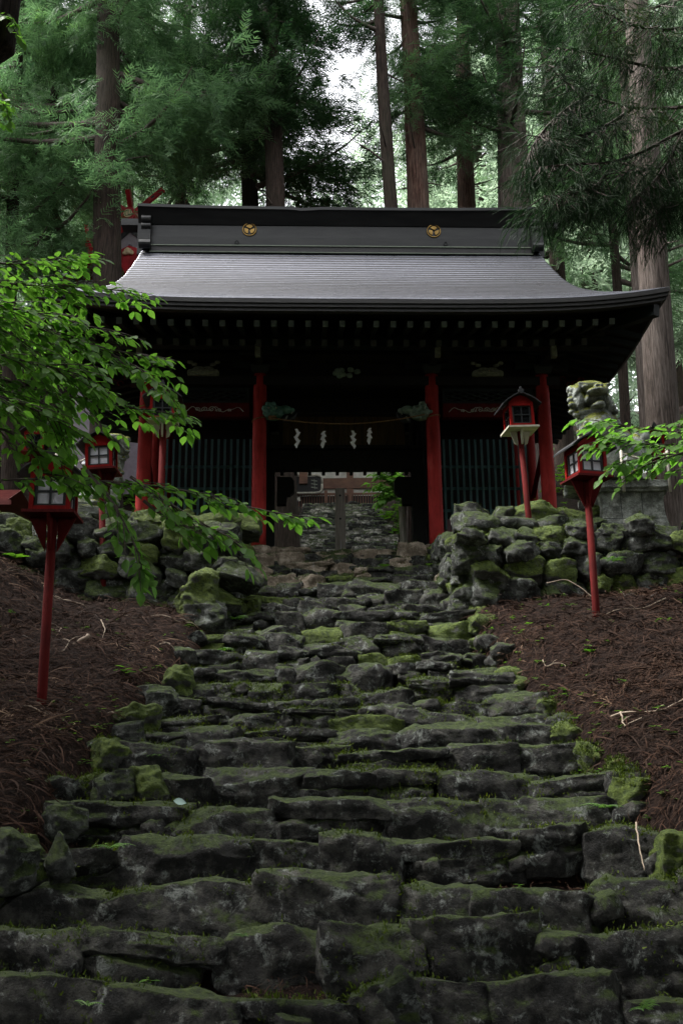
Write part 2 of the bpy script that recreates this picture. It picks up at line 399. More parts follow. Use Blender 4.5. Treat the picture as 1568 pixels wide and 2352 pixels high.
def rock(w, d, h, r, n=9, boxy=.62, cuts=8, cut=(.72, 1.0), rough=1.0):
    V, F = CT[n]
    sph = V/np.linalg.norm(V, axis=1)[:, None]*1.12
    P = V*boxy+sph*(1-boxy)
    for q in range(cuts):
        nn = r.normal(size=3)
        if q % 2: nn = np.sign(nn)*(np.abs(nn)**.3); nn[r.integers(0, 3)] *= .15   # chip along an edge
        nn /= np.linalg.norm(nn); c = r.uniform(*cut)*(.9+.35*np.abs(nn).sum()/1.73*.6)
        dd = P@nn-c; P = P-np.outer(np.clip(dd, 0, None), nn)*.96
    nrm = P/np.linalg.norm(P, axis=1)[:, None]
    for fr, am in ((2.0, .05), (4.0, .028)):
        for _ in range(2):
            k = r.normal(size=3)*fr; P = P+nrm*(np.sin(P@k+r.uniform(0, 6))*am*rough*.6)[:, None]
    P = P*np.array([w/2, d/2, h/2])
    if n > 4:
        o = r.uniform(0, 30, 3); Q = P*np.array([1, 1, 1.7]); sc = min(1.0, h*4+.25)
        m1 = 1-np.abs(vnoise(Q*5.5+o))*2; m2 = 1-np.abs(vnoise(Q*12+o*2))*2; m3 = vnoise(Q*26+o*3)
        nr2 = nrm/np.array([w, d, h])*min(w, d, h); nr2 /= np.linalg.norm(nr2, axis=1)[:, None]+1e-9
        P = P+nr2*((m1*.016+m2*.010+m3*.006)*rough*sc)[:, None]
        P = P+np.stack([vnoise(Q*7+o+9), vnoise(Q*7+o+17), vnoise(Q*7+o+23)], 1)*.008*rough*sc
    a = r.uniform(-.07, .07); b = r.uniform(-.06, .06)
    R = np.array(Matrix.Rotation(a, 3, 'Y') @ Matrix.Rotation(b, 3, 'X') @ Matrix.Rotation(r.uniform(-.15, .15), 3, 'Z'))
    return P@R.T, F
MOSS = []
def collect_moss(V, F, c, mi, p, r):
    a = V[F[:, 0]]; n = np.cross(V[F[:, 2]]-a, V[F[:, 3]]-V[F[:, 1]]); n /= np.linalg.norm(n, axis=1)[:, None]+1e-9
    q = V[F].mean(1)+c; cl = vnoise(q*3.1)+.5*vnoise(q*9+7)+.35*n[:, 2]+(.35 if mi == 2 or (mi == 1 and p < .8) else 0)-.42
    k = (cl > 0) & (n[:, 2] > -.35) & (r.random(len(q)) < p)
    if k.any(): MOSS.append(np.hstack([q[k], n[k]]))
def place_stones(specs, parent, name, mats, stuffname, limit=100, origin=(0, 0, 0), seed=0, moss_p=0):
    """specs: (x,y,z,w,d,h,matindex,tilt,n)"""
    r = np.random.default_rng(seed)
    def size(s): return s[3]*s[5]/(max(s[1], 2)**2)
    order = sorted(range(len(specs)), key=lambda i: -size(specs[i]))
    big = set(order[:limit]); rest = MB()
    for i, s in enumerate(specs):
        V, F = rock(s[3], s[4], s[5], r, s[8], *(s[9] if len(s) > 9 else ()))
        if s[7]:
            R = np.array(Matrix.Rotation(s[7], 3, 'Y')); V = V@R.T
        if len(s) > 10:
            R = np.array(Matrix.Rotation(s[10], 3, 'X')); V = V@R.T
        if s[8] >= 13 and moss_p: collect_moss(V, F, np.array(s[:3]), s[6], moss_p, r)
        if i in big:
            m = MB(); m.add(V, F)
            o = m.build(name, mats[s[6]], parent, True); o.location = Vector(s[:3])-Vector(origin)
        else: rest.add(V+np.array(s[:3])-np.array(origin), F, s[6])
    if rest.V:
        o = rest.build(stuffname, mats, parent, True); o['kind'] = 'stuff'
        o['label'] = 'smaller stones further off, packed between the larger ones'

# ---- main stair
r = np.random.default_rng(21)
rows_y = [3.75, 4.25, 4.7, 5.15, 5.6, 6.05, 6.5, 6.95, 7.4, 7.9, 8.4, 8.9, 9.4]+[9.4+.5*i for i in range(1, 15)]
specs = []
for k, y in enumerate(rows_y):
    z = float(zs(y)); hw = float(halfw(y))
    near = y < 9.5
    x = -hw-r.uniform(0, .3)+(.0 if near else .02)
    riser = float(zs(y)-zs(y-.47))
    wl = (.40, .92) if near else (.3, .72)
    if k == len(rows_y)-1: wl = (.35, .9)
    while x < hw:
        w = r.uniform(*wl)
        if r.random() < .15: w *= .55
        w = min(w, hw+.35-x+.1)
        if w < .16: break
        h = riser*r.uniform(1.5, 1.9)+.06
        d = r.uniform(.27, .40) if near else r.uniform(.3, .46)
        zz = z+r.normal(0, .022)+.03*math.sin(x*2.1+k*1.9)
        if r.random() < .08: zz -= .06
        yy = y+d/2+r.normal(0, .05)+.05*math.sin(x*1.5+k*2.3)
        mi = 0
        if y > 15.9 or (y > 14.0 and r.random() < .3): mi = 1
        elif y > 7.2 and r.random() < .10: mi = 2
        n = 19 if y < 10 else 13
        vis = max(0.0, math.atan2(-z, y))
        specs.append((x+w/2, yy, zz-h/2, w*1.12, d, h, mi, r.normal(0, .045), n, (.90, 9, (.86, 1.14), 1.1), -(vis*.95+r.uniform(.0, .10))))
        if r.random() < .42:   # laid as two thin slabs instead of one block
            q = specs.pop(); h1 = riser*r.uniform(.45, .6)+.02; h0 = riser*r.uniform(.65, .8)+.03; zt_ = q[2]+q[5]/2
            specs.append((q[0], q[1], zt_-h1/2, q[3], q[4], h1)+q[6:]); specs.append((q[0]+r.normal(0, .04), q[1]-.02+r.normal(0, .02), zt_-h1*.95-h0/2, q[3]*r.uniform(.85, 1.0), q[4], h0)+q[6:])
        x += w*r.uniform(.97, 1.03)
    for sg in (-1, 1):   # small edging stones against the banks
        for _ in range(2):
            w = r.uniform(.12, .26); xx = sg*(hw+r.uniform(.0, .2)); y2 = y+r.uniform(-.1, .4)
            if y > 12.2: continue
            specs.append((xx, y2, float(H(xx, y2))+w*.12, w*1.1, w, w*.8, 2 if r.random() < .5 else 0, r.normal(0, .25), 13 if y < 9 else 9, (.6, 9, (.7, 1.0), 1.3)))
    # small wedge stones between
    for _ in range(2 if near else 4):
        xx = r.uniform(-hw, hw); w = r.uniform(.10, .2)
        specs.append((xx, y+r.uniform(.02, .14), z-riser*.72, w, w, w*.7, 0, r.normal(0, .3), 6 if near else 4))
st = thing('stone_stairway', 'wide rough moss covered stone stairway climbing to the gate', 'stairway', (0, 4.5, -1.4))
place_stones(specs, st, 'step_stone', [M['step'], M['topstone'], M['mossy']], 'small_step_stones', 100, (0, 4.5, -1.4), 5, .9)

# ---- upper stair behind gate
specs = []
for k in range(34):
    y = 21.4+k*.41; z = float(zs(y))+.02; x = -1.3-r.uniform(0, .15)
    while x < 1.25:
        w = r.uniform(.25, .62)
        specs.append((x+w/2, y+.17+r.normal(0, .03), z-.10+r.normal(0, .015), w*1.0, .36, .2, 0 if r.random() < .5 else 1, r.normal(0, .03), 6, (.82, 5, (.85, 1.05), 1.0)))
        x += w
st2 = thing('stone_stairway', 'narrower pale stone stairway seen through the gate opening, leading up to the temple hall', 'stairway', (0, 21.4, 3.47))
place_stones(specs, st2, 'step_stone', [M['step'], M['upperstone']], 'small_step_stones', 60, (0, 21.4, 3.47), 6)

# ---- retaining walls
def wall(name, label, runs, seed, mats, origin):
    r = np.random.default_rng(seed); sp = []
    for (x0, y0, x1, y1, zb0, zb1, zt0, zt1, lean) in runs:
        L = math.hypot(x1-x0, y1-y0); tx, ty = (x1-x0)/L, (y1-y0)/L
        zrow = 0.0; first = True; j = 0
        while True:
            hh = r.uniform(.22, .36); u = r.uniform(-.12, .0); any_ = False
            while u < L:
                w = r.uniform(.28, .62); t = min(max((u+w/2)/L, 0), 1)
                zb = zb0+(zb1-zb0)*t; zt = zt0+(zt1-zt0)*t
                zc = zb-.12+zrow+hh/2+r.normal(0, .03)
                if zc+hh*.2 < zt:
                    any_ = True
                    h2 = hh*r.uniform(.95, 1.35); off = zrow*lean
                    cx = x0+tx*(u+w/2)-ty*0; cy = y0+ty*(u+w/2)
                    nxn, nyn = ty, -tx
                    jx = r.normal(0, .035)
                    ww, dd = (w*1.06, r.uniform(.4, .5))
                    yaw = math.atan2(ty, tx)
                    sp.append((cx-nxn*off+nxn*jx, cy-nyn*off+nyn*jx, zc, ww if abs(tx) > .5 else dd, dd if abs(tx) > .5 else ww, h2, 1 if r.random() < .25 else 0, r.normal(0, .12), 13, (.70, 12, (.66, 1.0), 1.4)))
                u += w*.98
            zrow += hh*.93; j += 1
            if not any_ or j > 9: break
    t = thing(name, label, 'stone wall', origin)
    place_stones(sp, t, 'wall_stone', mats, 'small_wall_stones', 100, origin, seed+1, .7)
WM = [M['wallstone'], M['mossy']]
wall('retaining_wall', 'dry stone retaining wall right of the stairway, below the lion statue',
     [(1.66, 12.55, 6.2, 12.6, 1.62, 1.9, 3.0, 2.95, .12), (1.62, 16.1, 1.6, 12.7, 3.2, 1.75, 3.45, 2.85, .05)], 31, WM, (3.6, 12.6, 1.8))
wall('retaining_wall', 'dry stone retaining wall left of the stairway, partly behind the leafy branches',
     [(-6.4, 12.6, -1.6, 12.5, 2.2, 1.62, 3.05, 3.0, .12), (-1.58, 12.7, -1.6, 16.1, 1.75, 3.2, 2.85, 3.45, .05)], 41, WM, (-3.6, 12.6, 1.8))
wall('terrace_wall', 'low upper row of upright stones under the lattice, right of the gate opening',
     [(1.66, 13.1, 4.0, 13.2, 2.72, 2.75, 3.3, 3.1, .3), (1.7, 13.6, 4.0, 13.7, 2.9, 2.9, 3.45, 3.35, .05), (5.0, 14.0, 7.6, 14.2, 2.8, 2.9, 3.5, 3.5, .05)], 51, WM, (3, 13.7, 2.9))
wall('terrace_wall', 'low upper row of stones at the foot of the left red pillars',
     [(-6.4, 13.2, -1.7, 13.1, 2.75, 2.72, 3.15, 3.3, .3), (-6.4, 13.8, -1.75, 13.7, 2.95, 2.9, 3.35, 3.45, .05)], 61, WM, (-3, 13.7, 2.9))

# ---- moss tufts growing on the stones
MP = np.concatenate(MOSS); rr = np.random.default_rng(8)
if len(MP) > 26000: MP = MP[rr.permutation(len(MP))[:26000]]
MP = np.repeat(MP, 4, axis=0); nq = len(MP)
tv = np.array([(0, -.22, 0), (0, .22, 0), (1, .1, .0), (1, -.1, .0)]); tfq = np.array([(0, 1, 2, 3)])
dq = MP[:, 3:]*.8+np.array([0, 0, .5])+rr.normal(size=(nq, 3))*.55
m = MB(); 
def scatter_late(): 
    scatter(tv, tfq, MP[:, :3]+rr.normal(size=(nq, 3))*.014, dq, rr.normal(size=(nq, 3)), rr.uniform(.010, .026, nq), 0, m)
scatter_late(); o = m.build('moss', M['mossleaf']); o['kind'] = 'stuff'; tag(o, 'fuzzy green moss growing over the steps and wall stones', 'moss')
# ---- single boulders
BD = [  # px,py,Y,w,h,mat,label
 (462, 1372, 12.15, .85, .62, 'mossy', 'large rounded boulder thick with bright moss at the left wall corner'),
 (478, 1425, 12.0, .6, .5, 'wallstone', 'grey and mossy block below the big mossy boulder at the left wall corner'),
 (410, 1570, 9.9, .38, .3, 'mossy', 'small mossy rock on the left stair edge, highest of those on the litter slope'),
 (372, 1610, 9.3, .34, .34, 'wallstone', 'upright grey rock with mossy side on the left stair edge'),
 (318, 1655, 8.75, .55, .3, 'mossy', 'flat mossy boulder left of the stair beside a bare stick'),
 (296, 1700, 8.35, .34, .3, 'wallstone', 'angular half bare rock above the round moss cushion on the left stair edge'),
 (258, 1742, 7.9, .42, .26, 'mossy', 'round moss cushion boulder on the left stair edge'),
 (262, 1805, 7.3, .42, .24, 'wallstone', 'wedge shaped pale topped rock on the left stair edge'),
 (340, 1800, 7.35, .4, .22, 'mossy', 'low mossy rock with a white patch touching the stair'),
 (152, 1893, 6.75, .32, .25, 'wallstone', 'lichen spotted rock among litter, lower left of the stair'),
 (134, 1970, 6.2, .22, .32, 'wallstone', 'pale pointed standing stone at lower left'),
 (40, 1985, 6.1, .4, .34, 'wallstone', 'dark mossy boulder at the left picture edge'),
 (922, 2290, 4.68, .18, .22, 'wallstone', 'small triangular stone low in the bottom steps'),
 (1560, 1990, 6.4, .55, .4, 'mossy', 'dark mossy boulder at the right picture edge'),
 (1110, 1440, 12.0, .5, .26, 'mossy', 'low moss cushion rock at the foot of the right wall corner'),
]
for i, (px, py, Yd, w, h, mt, lab) in enumerate(BD):
    p = at(px, py, Yd); rr = np.random.default_rng(100+i)
    w *= .72; h *= .72; V, F = rock(w, w*.85, h*1.3, rr, 19, .55, 12, (.6, .98), 1.6)
    if 'pointed' in lab: V[:, :2] *= (1.25-.9*np.clip(V[:, 2:3]/h+.5, 0, 1))
    m = MB(); m.add(V, F); o = m.build('boulder', M[mt], None, True); o.location = p
    tag(o, lab, 'boulder', 'boulders along the stair edges')

# ------------------------------------------------------------------ gate
GO = at(799, 1258, 16.6); GYAW = math.radians(2.1)
gate = thing('temple_gate', 'dark two storey-high shrine gate with red pillars under a sweeping grey metal roof', 'gate', GO, GYAW)
gate['label'] = 'large shrine gate with red pillars and sweeping grey metal roof'
GX, GYs = (-3.5, -1.52, 1.52, 3.5), (0, 1.3, 2.6)
for iy, yy in enumerate(GYs):
    for ix, xx in enumerate(GX):
        m = MB(); pts = [(xx, yy, z) for z in np.linspace(-.05, 3.25, 12)]
        rad = [.128-.012*(z/3.2) for z in np.linspace(-.05, 3.25, 12)]
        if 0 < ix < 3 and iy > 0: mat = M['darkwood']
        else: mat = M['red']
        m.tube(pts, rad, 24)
        part(m, 'pillar', mat, gate, True)
        m = MB(); V, F = rock(.5, .5, .22, np.random.default_rng(ix+iy*5), 6); m.add(V+np.array([xx, yy, -.1]), F)
        part(m, 'pillar_stone', M['topstone'], gate, True)
# floor sill & beams
def beam_part(nm, mat, *bs):
    m = MB()
    for c, s in bs: m.box(c, s)
    return part(m, nm, mat, gate)
for sgn in (-1, 1):
    b = beam_part('carved_beam', M['darkred'], ((sgn*2.51, 0, 2.455), (1.62, .15, .25)))
    # painted cloud scrolls : thin raised lines
    m = MB()
    def scroll(cx, cz, s, turns, dirn):
        a = np.linspace(.4, turns*2*PI, int(10*turns)+4); rr_ = s*a/(turns*2*PI)
        return [(cx+dirn*rr_[i]*math.cos(a[i]), -.083, cz+rr_[i]*math.sin(a[i])*.8) for i in range(len(a))]
    for (cx, s, dn) in ((2.35, .075, 1), (2.47, .06, -1), (2.6, .05, 1), (2.22, .045, -1), (2.95, .05, 1), (2.05, .035, 1)):
        m.tube(scroll(sgn*cx, 2.46-.02*(s < .05), s, 1.6, dn*sgn), .007, 4)
    xs_ = np.linspace(1.8, 3.15, 46)
    m.tube([(sgn*x, -.083, 2.455+.035*math.sin(x*17)+.02*math.sin(x*31)) for x in xs_], .006, 4)
    o = m.build('painted_scroll', M['cloudline'], b)
    # transom lattice
    m = MB(); m.box((sgn*2.51, .02, 2.62), (1.62, .07, .05)); m.box((sgn*2.51, .02, 2.86), (1.62, .07, .05))
    m.box((sgn*1.73, .02, 2.74), (.05, .07, .19)); m.box((sgn*3.29, .02, 2.74), (.05, .07, .19))
    for q in range(-3, 7):
        for dz in (-1, 1):
            a = max(1.76, 1.76+q*.24); x0 = 1.76+q*.24; x1 = x0+.62
            z0, z1 = (2.64, 2.84) if dz > 0 else (2.84, 2.64)
            if x0 < 1.76: z0 += (z1-z0)*(1.76-x0)/.62; x0 = 1.76
            if x1 > 3.26: z1 = z0+(z1-z0)*(3.26-x0)/(x1-x0); x1 = 3.26
            if x1-x0 > .05: m.beam((sgn*x0, .0+.012*dz, z0), (sgn*x1, .0+.012*dz, z1), .022, .022)
    part(m, 'transom_lattice', M['tealwood'], gate)
    # frog leg strut carving (leafy)
    m = MB()
    ts = np.linspace(0, PI, 41); out_ = [(sgn*2.51+math.cos(t)*(.27+.02*abs(math.sin(t*4))), 3.07+math.sin(t)**.75*(.145+.02*abs(math.sin(t*4)))) for t in ts]
    m.prism(out_, .09, c=(0, -.12, 0))
    for q in range(1, 8):
        t = PI*q/8; x1, z1 = sgn*2.51+math.cos(t)*.24, 3.07+math.sin(t)**.75*.13
        m.tube([(sgn*2.51+math.cos(t)*.03, -.17, 3.08), ((sgn*2.51+x1)/2, -.19, (3.07+z1)/2+.02), (x1, -.168, z1)], [.012, .02, .010], 6)
    part(m, 'leaf_carving', M['palecarve'], gate)
    m = MB()
    for q in range(4):
        V, F = rock(.10, .06, .06, np.random.default_rng(q+40), 4, .2, 2)
        m.add(V+np.array([sgn*2.51+(-.24, -.16, .16, .24)[q], -.1, (3.33, 3.29, 3.29, 3.33)[q]]), F)
    part(m, 'scroll_carving', M['palecarve'], gate, True)
# centre carvings
m = MB()
for q in range(9):
    V, F = rock(.11, .07, .09, np.random.default_rng(q+60), 4, .1, 2)
    m.add(V+np.array([-.12+.09*math.cos(q*2.4)*(q/9+.3)+(q > 5)*.22, -.1, 3.14+.06*math.sin(q*2.4)]), F)
part(m, 'flower_carving', M['greycarve'], gate, True)
# cloud nosings on outer corners
for sgn in (-1, 1):
    m = MB()
    for q in range(7):
        a = np.linspace(0, 4.6, 12); cx, cz = sgn*(3.75+.11*q), 3.0+.07*math.sin(q*2)-(.0 if q < 4 else .03)
        m.tube([(cx+.06*math.cos(t)*(1-t/9), -.03, cz+.06*math.sin(t)*(1-t/9)) for t in a], .013, 5)
    part(m, 'cloud_nosing', M['darkred'], gate, True)
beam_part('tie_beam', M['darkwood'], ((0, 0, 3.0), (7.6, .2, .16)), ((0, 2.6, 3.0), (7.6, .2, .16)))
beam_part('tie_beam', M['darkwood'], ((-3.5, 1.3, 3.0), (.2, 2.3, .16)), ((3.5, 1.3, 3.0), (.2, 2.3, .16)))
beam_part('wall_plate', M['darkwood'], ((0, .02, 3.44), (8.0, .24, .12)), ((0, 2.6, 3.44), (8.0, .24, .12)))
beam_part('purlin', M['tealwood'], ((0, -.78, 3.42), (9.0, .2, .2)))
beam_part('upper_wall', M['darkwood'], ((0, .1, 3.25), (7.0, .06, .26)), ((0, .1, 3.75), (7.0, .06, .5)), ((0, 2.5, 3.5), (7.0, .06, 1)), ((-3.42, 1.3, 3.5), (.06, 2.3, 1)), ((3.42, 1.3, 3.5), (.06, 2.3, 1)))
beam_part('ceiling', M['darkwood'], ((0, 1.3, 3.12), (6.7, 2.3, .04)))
# bracket sets
for ix, xx in enumerate(GX):
    m = MB(); m.box((xx, 0, 3.2), (.36, .36, .14), taper=.75); m.box((xx, -.35, 3.30), (.12, .95, .11)); m.box((xx, 0, 3.3), (.95, .12, .11))
    m.box((xx, -.72, 3.37), (.2, .2, .09)); m.box((xx-.4, 0, 3.38), (.18, .18, .09)); m.box((xx+.4, 0, 3.38), (.18, .18, .09)); m.box((xx, -.42, 3.4), (.7, .11, .09))
    b = part(m, 'bracket', M['tealwood'], gate)
    m = MB(); m.box((xx, -.925, 3.2), (.09, .1, .2))
    o = m.build('bracket_end', M['palecarve'], b)
# rafters
m1 = MB(); m1.beam((0, -2.0, 3.20), (0, -.9, 3.50), .08, .09); 
m1.beam((0, -2.012, 3.197), (0, -1.99, 3.203), .088, .098, 1)
m2 = MB(); m2.beam((0, -1.33, 3.17), (0, .3, 3.78), .085, .1)
m2.beam((0, -1.343, 3.165), (0, -1.32, 3.173), .093, .108, 1)
n_r = 32
def lift(x): return .24*abs(x/5.05)**4.5
r0 = part(m1, 'flying_rafter', [M['tealwood'], M['whitepaint']], gate); r0.location.x = -4.15
r1 = part(m2, 'base_rafter', [M['tealwood'], M['shaded_end']], gate); r1.location.x = -4.15
for i in range(n_r):
    x = -4.185+i*.27
    if i == 0: r0.location = (x, 0, lift(x)*.7); r1.location = (x, 0, lift(x)*.6); continue
    for src, k in ((r0, .7), (r1, .6)):
        c = src.copy(); COL.objects.link(c); c.parent = gate; c.location = (x, 0, lift(x)*k)
        if src is r1 and abs(x) > 4.0: D.objects.remove(c)
# side eave rafters (run outward to left and right)
for sgn in (-1, 1):
    m = MB()
    for i in range(18):
        yy = -1.4+i*.33
        m.beam((sgn*4.85, yy, 3.26), (sgn*3.5, yy, 3.6), .08, .09)
    part(m, 'side_rafters', M['tealwood'], gate)
# roof surface
YB = 4.9; YF = -2.3; XE = 5.05
def prof(s): return .50*s+.085*s*s
def roof_z(x, y):
    ax = np.abs(x)
    sf = np.minimum(y-YF, YB-y); sf = np.clip(sf, 0, 3.6)
    zf = prof(sf)
    zside = prof(np.clip(XE-ax, 0, 3))*1.0
    curl = .30*np.clip((ax-3.25)/.68, 0, 1)**2.2
    main = zf-curl*sstep(.8, 1.8, sf)
    side = np.interp(ax, [3.3, 3.66, 3.82, 3.90, 3.95, 3.99, 4.07, 4.25, 4.55, 5.05], [5.4, 4.2, 3.4, 2.6, 1.9, 1.35, .95, .65, .38, 0])
    kk = .12*sstep(0, .6, sf)+.01
    hh = np.clip(.5+.5*(side-zf)/kk, 0, 1)
    z = side*(1-hh)+zf*hh-kk*hh*(1-hh)
    return 3.47+z+.24*(ax/XE)**4.5*(1-sstep(0, 2.2, sf)*.8)
def roof_side(front):
    m = MB(); ncourse = 34; ys = []
    yv = []
    s_end = 3.6
    for i in range(ncourse):
        s0 = s_end*i/ncourse; s1 = s_end*(i+1)/ncourse
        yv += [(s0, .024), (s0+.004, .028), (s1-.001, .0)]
    xs = np.unique(np.concatenate([np.linspace(-XE, -4.2, 14), np.linspace(-4.2, -3.3, 34), np.linspace(-3.3, 3.3, 60), np.linspace(3.3, 4.2, 34), np.linspace(4.2, XE, 14)]))
    V = []
    for (s, dz) in yv:
        y = YF+s if front else YB-s
        jit = .0012*np.sin(xs*3.1+s*40)
        zz = roof_z(xs, np.full_like(xs, y))
        V.append(np.stack([xs, np.full_like(xs, y), zz+dz+jit], 1))
    V = np.concatenate(V); nxx = len(xs); R_ = len(yv); idn = np.arange(R_*nxx).reshape(R_, nxx)
    q = np.stack([idn[:-1, :-1].ravel(), idn[:-1, 1:].ravel(), idn[1:, 1:].ravel(), idn[1:, :-1].ravel()], 1)
    if not front: q = q[:, ::-1]
    rowi = np.repeat(np.arange(R_-1), nxx-1); lip_shadow = rowi % 3 == 2
    m.add(V, q[~lip_shadow], 0); m.F.append(q[lip_shadow]); m.M.append(np.full(int(lip_shadow.sum()), 1)); return m  # course lips painted dark, standing in for the shadow under each course
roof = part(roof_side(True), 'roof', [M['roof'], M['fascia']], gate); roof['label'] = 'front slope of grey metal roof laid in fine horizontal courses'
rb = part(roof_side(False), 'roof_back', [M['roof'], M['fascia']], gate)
# eave fascia, soffit: ring following the lifted edge
m = MB()
def edge_pts():
    P = []
    for x in np.linspace(-XE, XE, 80): P.append((x, YF))
    for y in np.linspace(YF, YB, 40)[1:]: P.append((XE, y))
    for x in np.linspace(XE, -XE, 80)[1:]: P.append((x, YB))
    for y in np.linspace(YB, YF, 40)[1:-1]: P.append((-XE, y))
    return np.array(P)
EP = edge_pts(); zt = 3.47+.24*np.abs(EP[:, 0]/XE)**4.5*np.where((EP[:, 1] > YF+1.5) & (EP[:, 1] < YB-1.5), .3, 1)
mid = (EP[:, 1] > YF) & (EP[:, 1] < YB) & (np.abs(EP[:, 0]) > XE-.01)
sl = np.minimum(EP[:, 1]-YF, YB-EP[:, 1]); zt = np.where(mid, 3.47+.24*(1-sstep(0, 2.2, sl)*.8), zt)
n = len(EP); C = np.array([0, 1.3])
def ring(inset, dz):
    P = EP.copy(); P[:, 0] = np.clip(P[:, 0], -XE+inset, XE-inset); P[:, 1] = np.clip(P[:, 1], YF+inset, YB-inset)
    return np.column_stack([P, zt+dz])
rings = [ring(0, .018), ring(0, -.05), ring(.02, -.052), ring(.02, -.11), ring(.045, -.112), ring(.045, -.17), ring(.1, -.19)]
Vr = np.concatenate(rings); F = []
for k in range(len(rings)-1):
    for i in range(n): j = (i+1) % n; F.append((k*n+i, (k+1)*n+i, (k+1)*n+j, k*n+j))
m.add(Vr, F); part(m, 'eave_fascia', M['fascia'], gate)
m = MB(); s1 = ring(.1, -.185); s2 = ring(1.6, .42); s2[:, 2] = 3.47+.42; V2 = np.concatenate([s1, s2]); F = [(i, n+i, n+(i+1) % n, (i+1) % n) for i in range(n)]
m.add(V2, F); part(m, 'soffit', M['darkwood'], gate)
# corner hip rafters
for sx in (-1, 1):
    m = MB(); m.beam((sx*4.88, -2.12, 3.42), (sx*3.4, .0, 3.6), .14, .2); part(m, 'hip_rafter', M['tealwood'], gate)
# gable walls
for sx in (-1, 1):
    m = MB(); poly = [(-2.4, 3.9), (2.4, 3.9), (1.5, 4.9), (0, 5.9), (-1.5, 4.9)]
    v = [(sx*3.45, 1.3+p[0], p[1]) for p in poly]; m.add(np.array(v), [(0, 1, 2, 3, 4)]); m.add(np.array(v)+np.array([-.08*sx, 0, 0]), [(4, 3, 2, 1, 0)])
    part(m, 'gable_wall', M['darkwood'], gate)
# ridge
RC = 1.3
m = MB()
prof_r = [(.34, 6.05), (.34, 6.13), (.27, 6.15), (.27, 6.42), (.235, 6.43), (.22, 6.72), (.25, 6.80), (.36, 6.92), (.36, 7.0)]
def ridge_prism(x0, x1, pr, m, mi=0):
    pts = [(RC-w, z) for w, z in pr]+[(RC+w, z) for w, z in pr[::-1]]
    nn = len(pts); V = [(x0, a, b) for a, b in pts]+[(x1, a, b) for a, b in pts]
    F = [tuple(range(nn))[::-1], tuple(range(nn, 2*nn))]+[(i, (i+1) % nn, (i+1) % nn+nn, i+nn) for i in range(nn)]
    m.add(np.array(V), F, mi)
ridge_prism(-3.72, 3.72, prof_r[:6], m)
rd = m.build('ridge', M['ridge'], roof)
m = MB()
xsr = np.linspace(-3.97, 3.97, 41)
sag = lambda x: .05*(abs(x)/4.05)**3-.03*math.exp(-((x+.75)/.18)**2)
for a, b in zip(xsr[:-1], xsr[1:]):
    for (w, z0, z1) in ((.44, 6.93, 6.99),):
        v = [(a, RC-w, z0+sag(a)), (b, RC-w, z0+sag(b)), (b, RC+w, z0+sag(b)), (a, RC+w, z0+sag(a)), (a, RC-w, z1+sag(a)), (b, RC-w, z1+sag(b)), (b, RC+w, z1+sag(b)), (a, RC+w, z1+sag(a))]
        m.add(np.array(v), [(0, 3, 2, 1), (4, 5, 6, 7), (0, 1, 5, 4), (2, 3, 7, 6)]+([(3, 0, 4, 7)] if a == xsr[0] else [])+([(1, 2, 6, 5)] if b == xsr[-1] else []))
    v = [(a, RC-.24, 6.70), (b, RC-.24, 6.70), (b, RC-.41, 6.93+sag(b)), (a, RC-.41, 6.93+sag(a)), (a, RC+.24, 6.70), (b, RC+.24, 6.70), (b, RC+.41, 6.93+sag(b)), (a, RC+.41, 6.93+sag(a))]
    m.add(np.array(v), [(0, 1, 2, 3), (5, 4, 7, 6)])
for e in (-1, 1):
    v = [(e*3.97, RC-.24, 6.70), (e*3.97, RC+.24, 6.70), (e*3.97, RC+.41, 6.95), (e*3.97, RC-.41, 6.95)]; m.add(np.array(v), [(0, 1, 2, 3)])
m.build('ridge_cap', M['ridge'], roof)
m = MB()
m.box((0, RC-.36, 6.185), (7.44, .03, .018)); m.box((0, RC-.36, 6.045), (7.44, .03, .014))
m.build('ridge_strip', M['ridgegreen'], roof)
m = MB(); m.box((0, RC-.345, 6.115), (7.44, .02, .12)); m.build('ridge_gutter', M['fascia'], roof)
for e in (-1, 1):   # ridge-end scroll blocks
    m = MB(); X0 = e*3.80
    m.tube([(X0-.09, RC-.34, 6.74), (X0+.09, RC-.34, 6.74)], .085, 14); m.tube([(X0-.09, RC-.33, 6.6), (X0+.09, RC-.33, 6.6)], .07, 14)
    m.box((X0, RC-.30, 6.5), (.17, .1, .3)); m.box((X0, RC-.33, 6.3), (.19, .16, .2)); m.tube([(X0-.11, RC-.42, 6.17), (X0+.11, RC-.42, 6.17)], .085, 14)
    m.box((e*3.93, RC, 6.5), (.10, .5, .9)); m.box((e*4.1, RC+.1, 6.86), (.5, .3, .14))
    m.build('ridge_end', M['ridge'], roof)
for e in (-1, 1):   # gilded crests : ring and three curled petals
    m = MB(); cx, cz = e*1.81, 6.60; a = np.linspace(0, 2*PI, 33)
    m.tube([(cx+.13*math.cos(t), RC-.245, cz+.13*math.sin(t)) for t in a], .012, 6)
    for q in range(3):
        t0 = q*2*PI/3+PI/2
        poly = []
        for t in np.linspace(-1, 1, 9): poly.append((cx+math.cos(t0+t*.75)*.10, cz+math.sin(t0+t*.75)*.10*(1-.1*t*t)))
        poly.append((cx+math.cos(t0+.45)*.035, cz+math.sin(t0+.45)*.035)); poly.append((cx+math.cos(t0-.75)*.028, cz+math.sin(t0-.75)*.028))
        m.prism(poly, .016, c=(0, RC-.248, 0))
    m.build('crest', M['goldm'], roof)
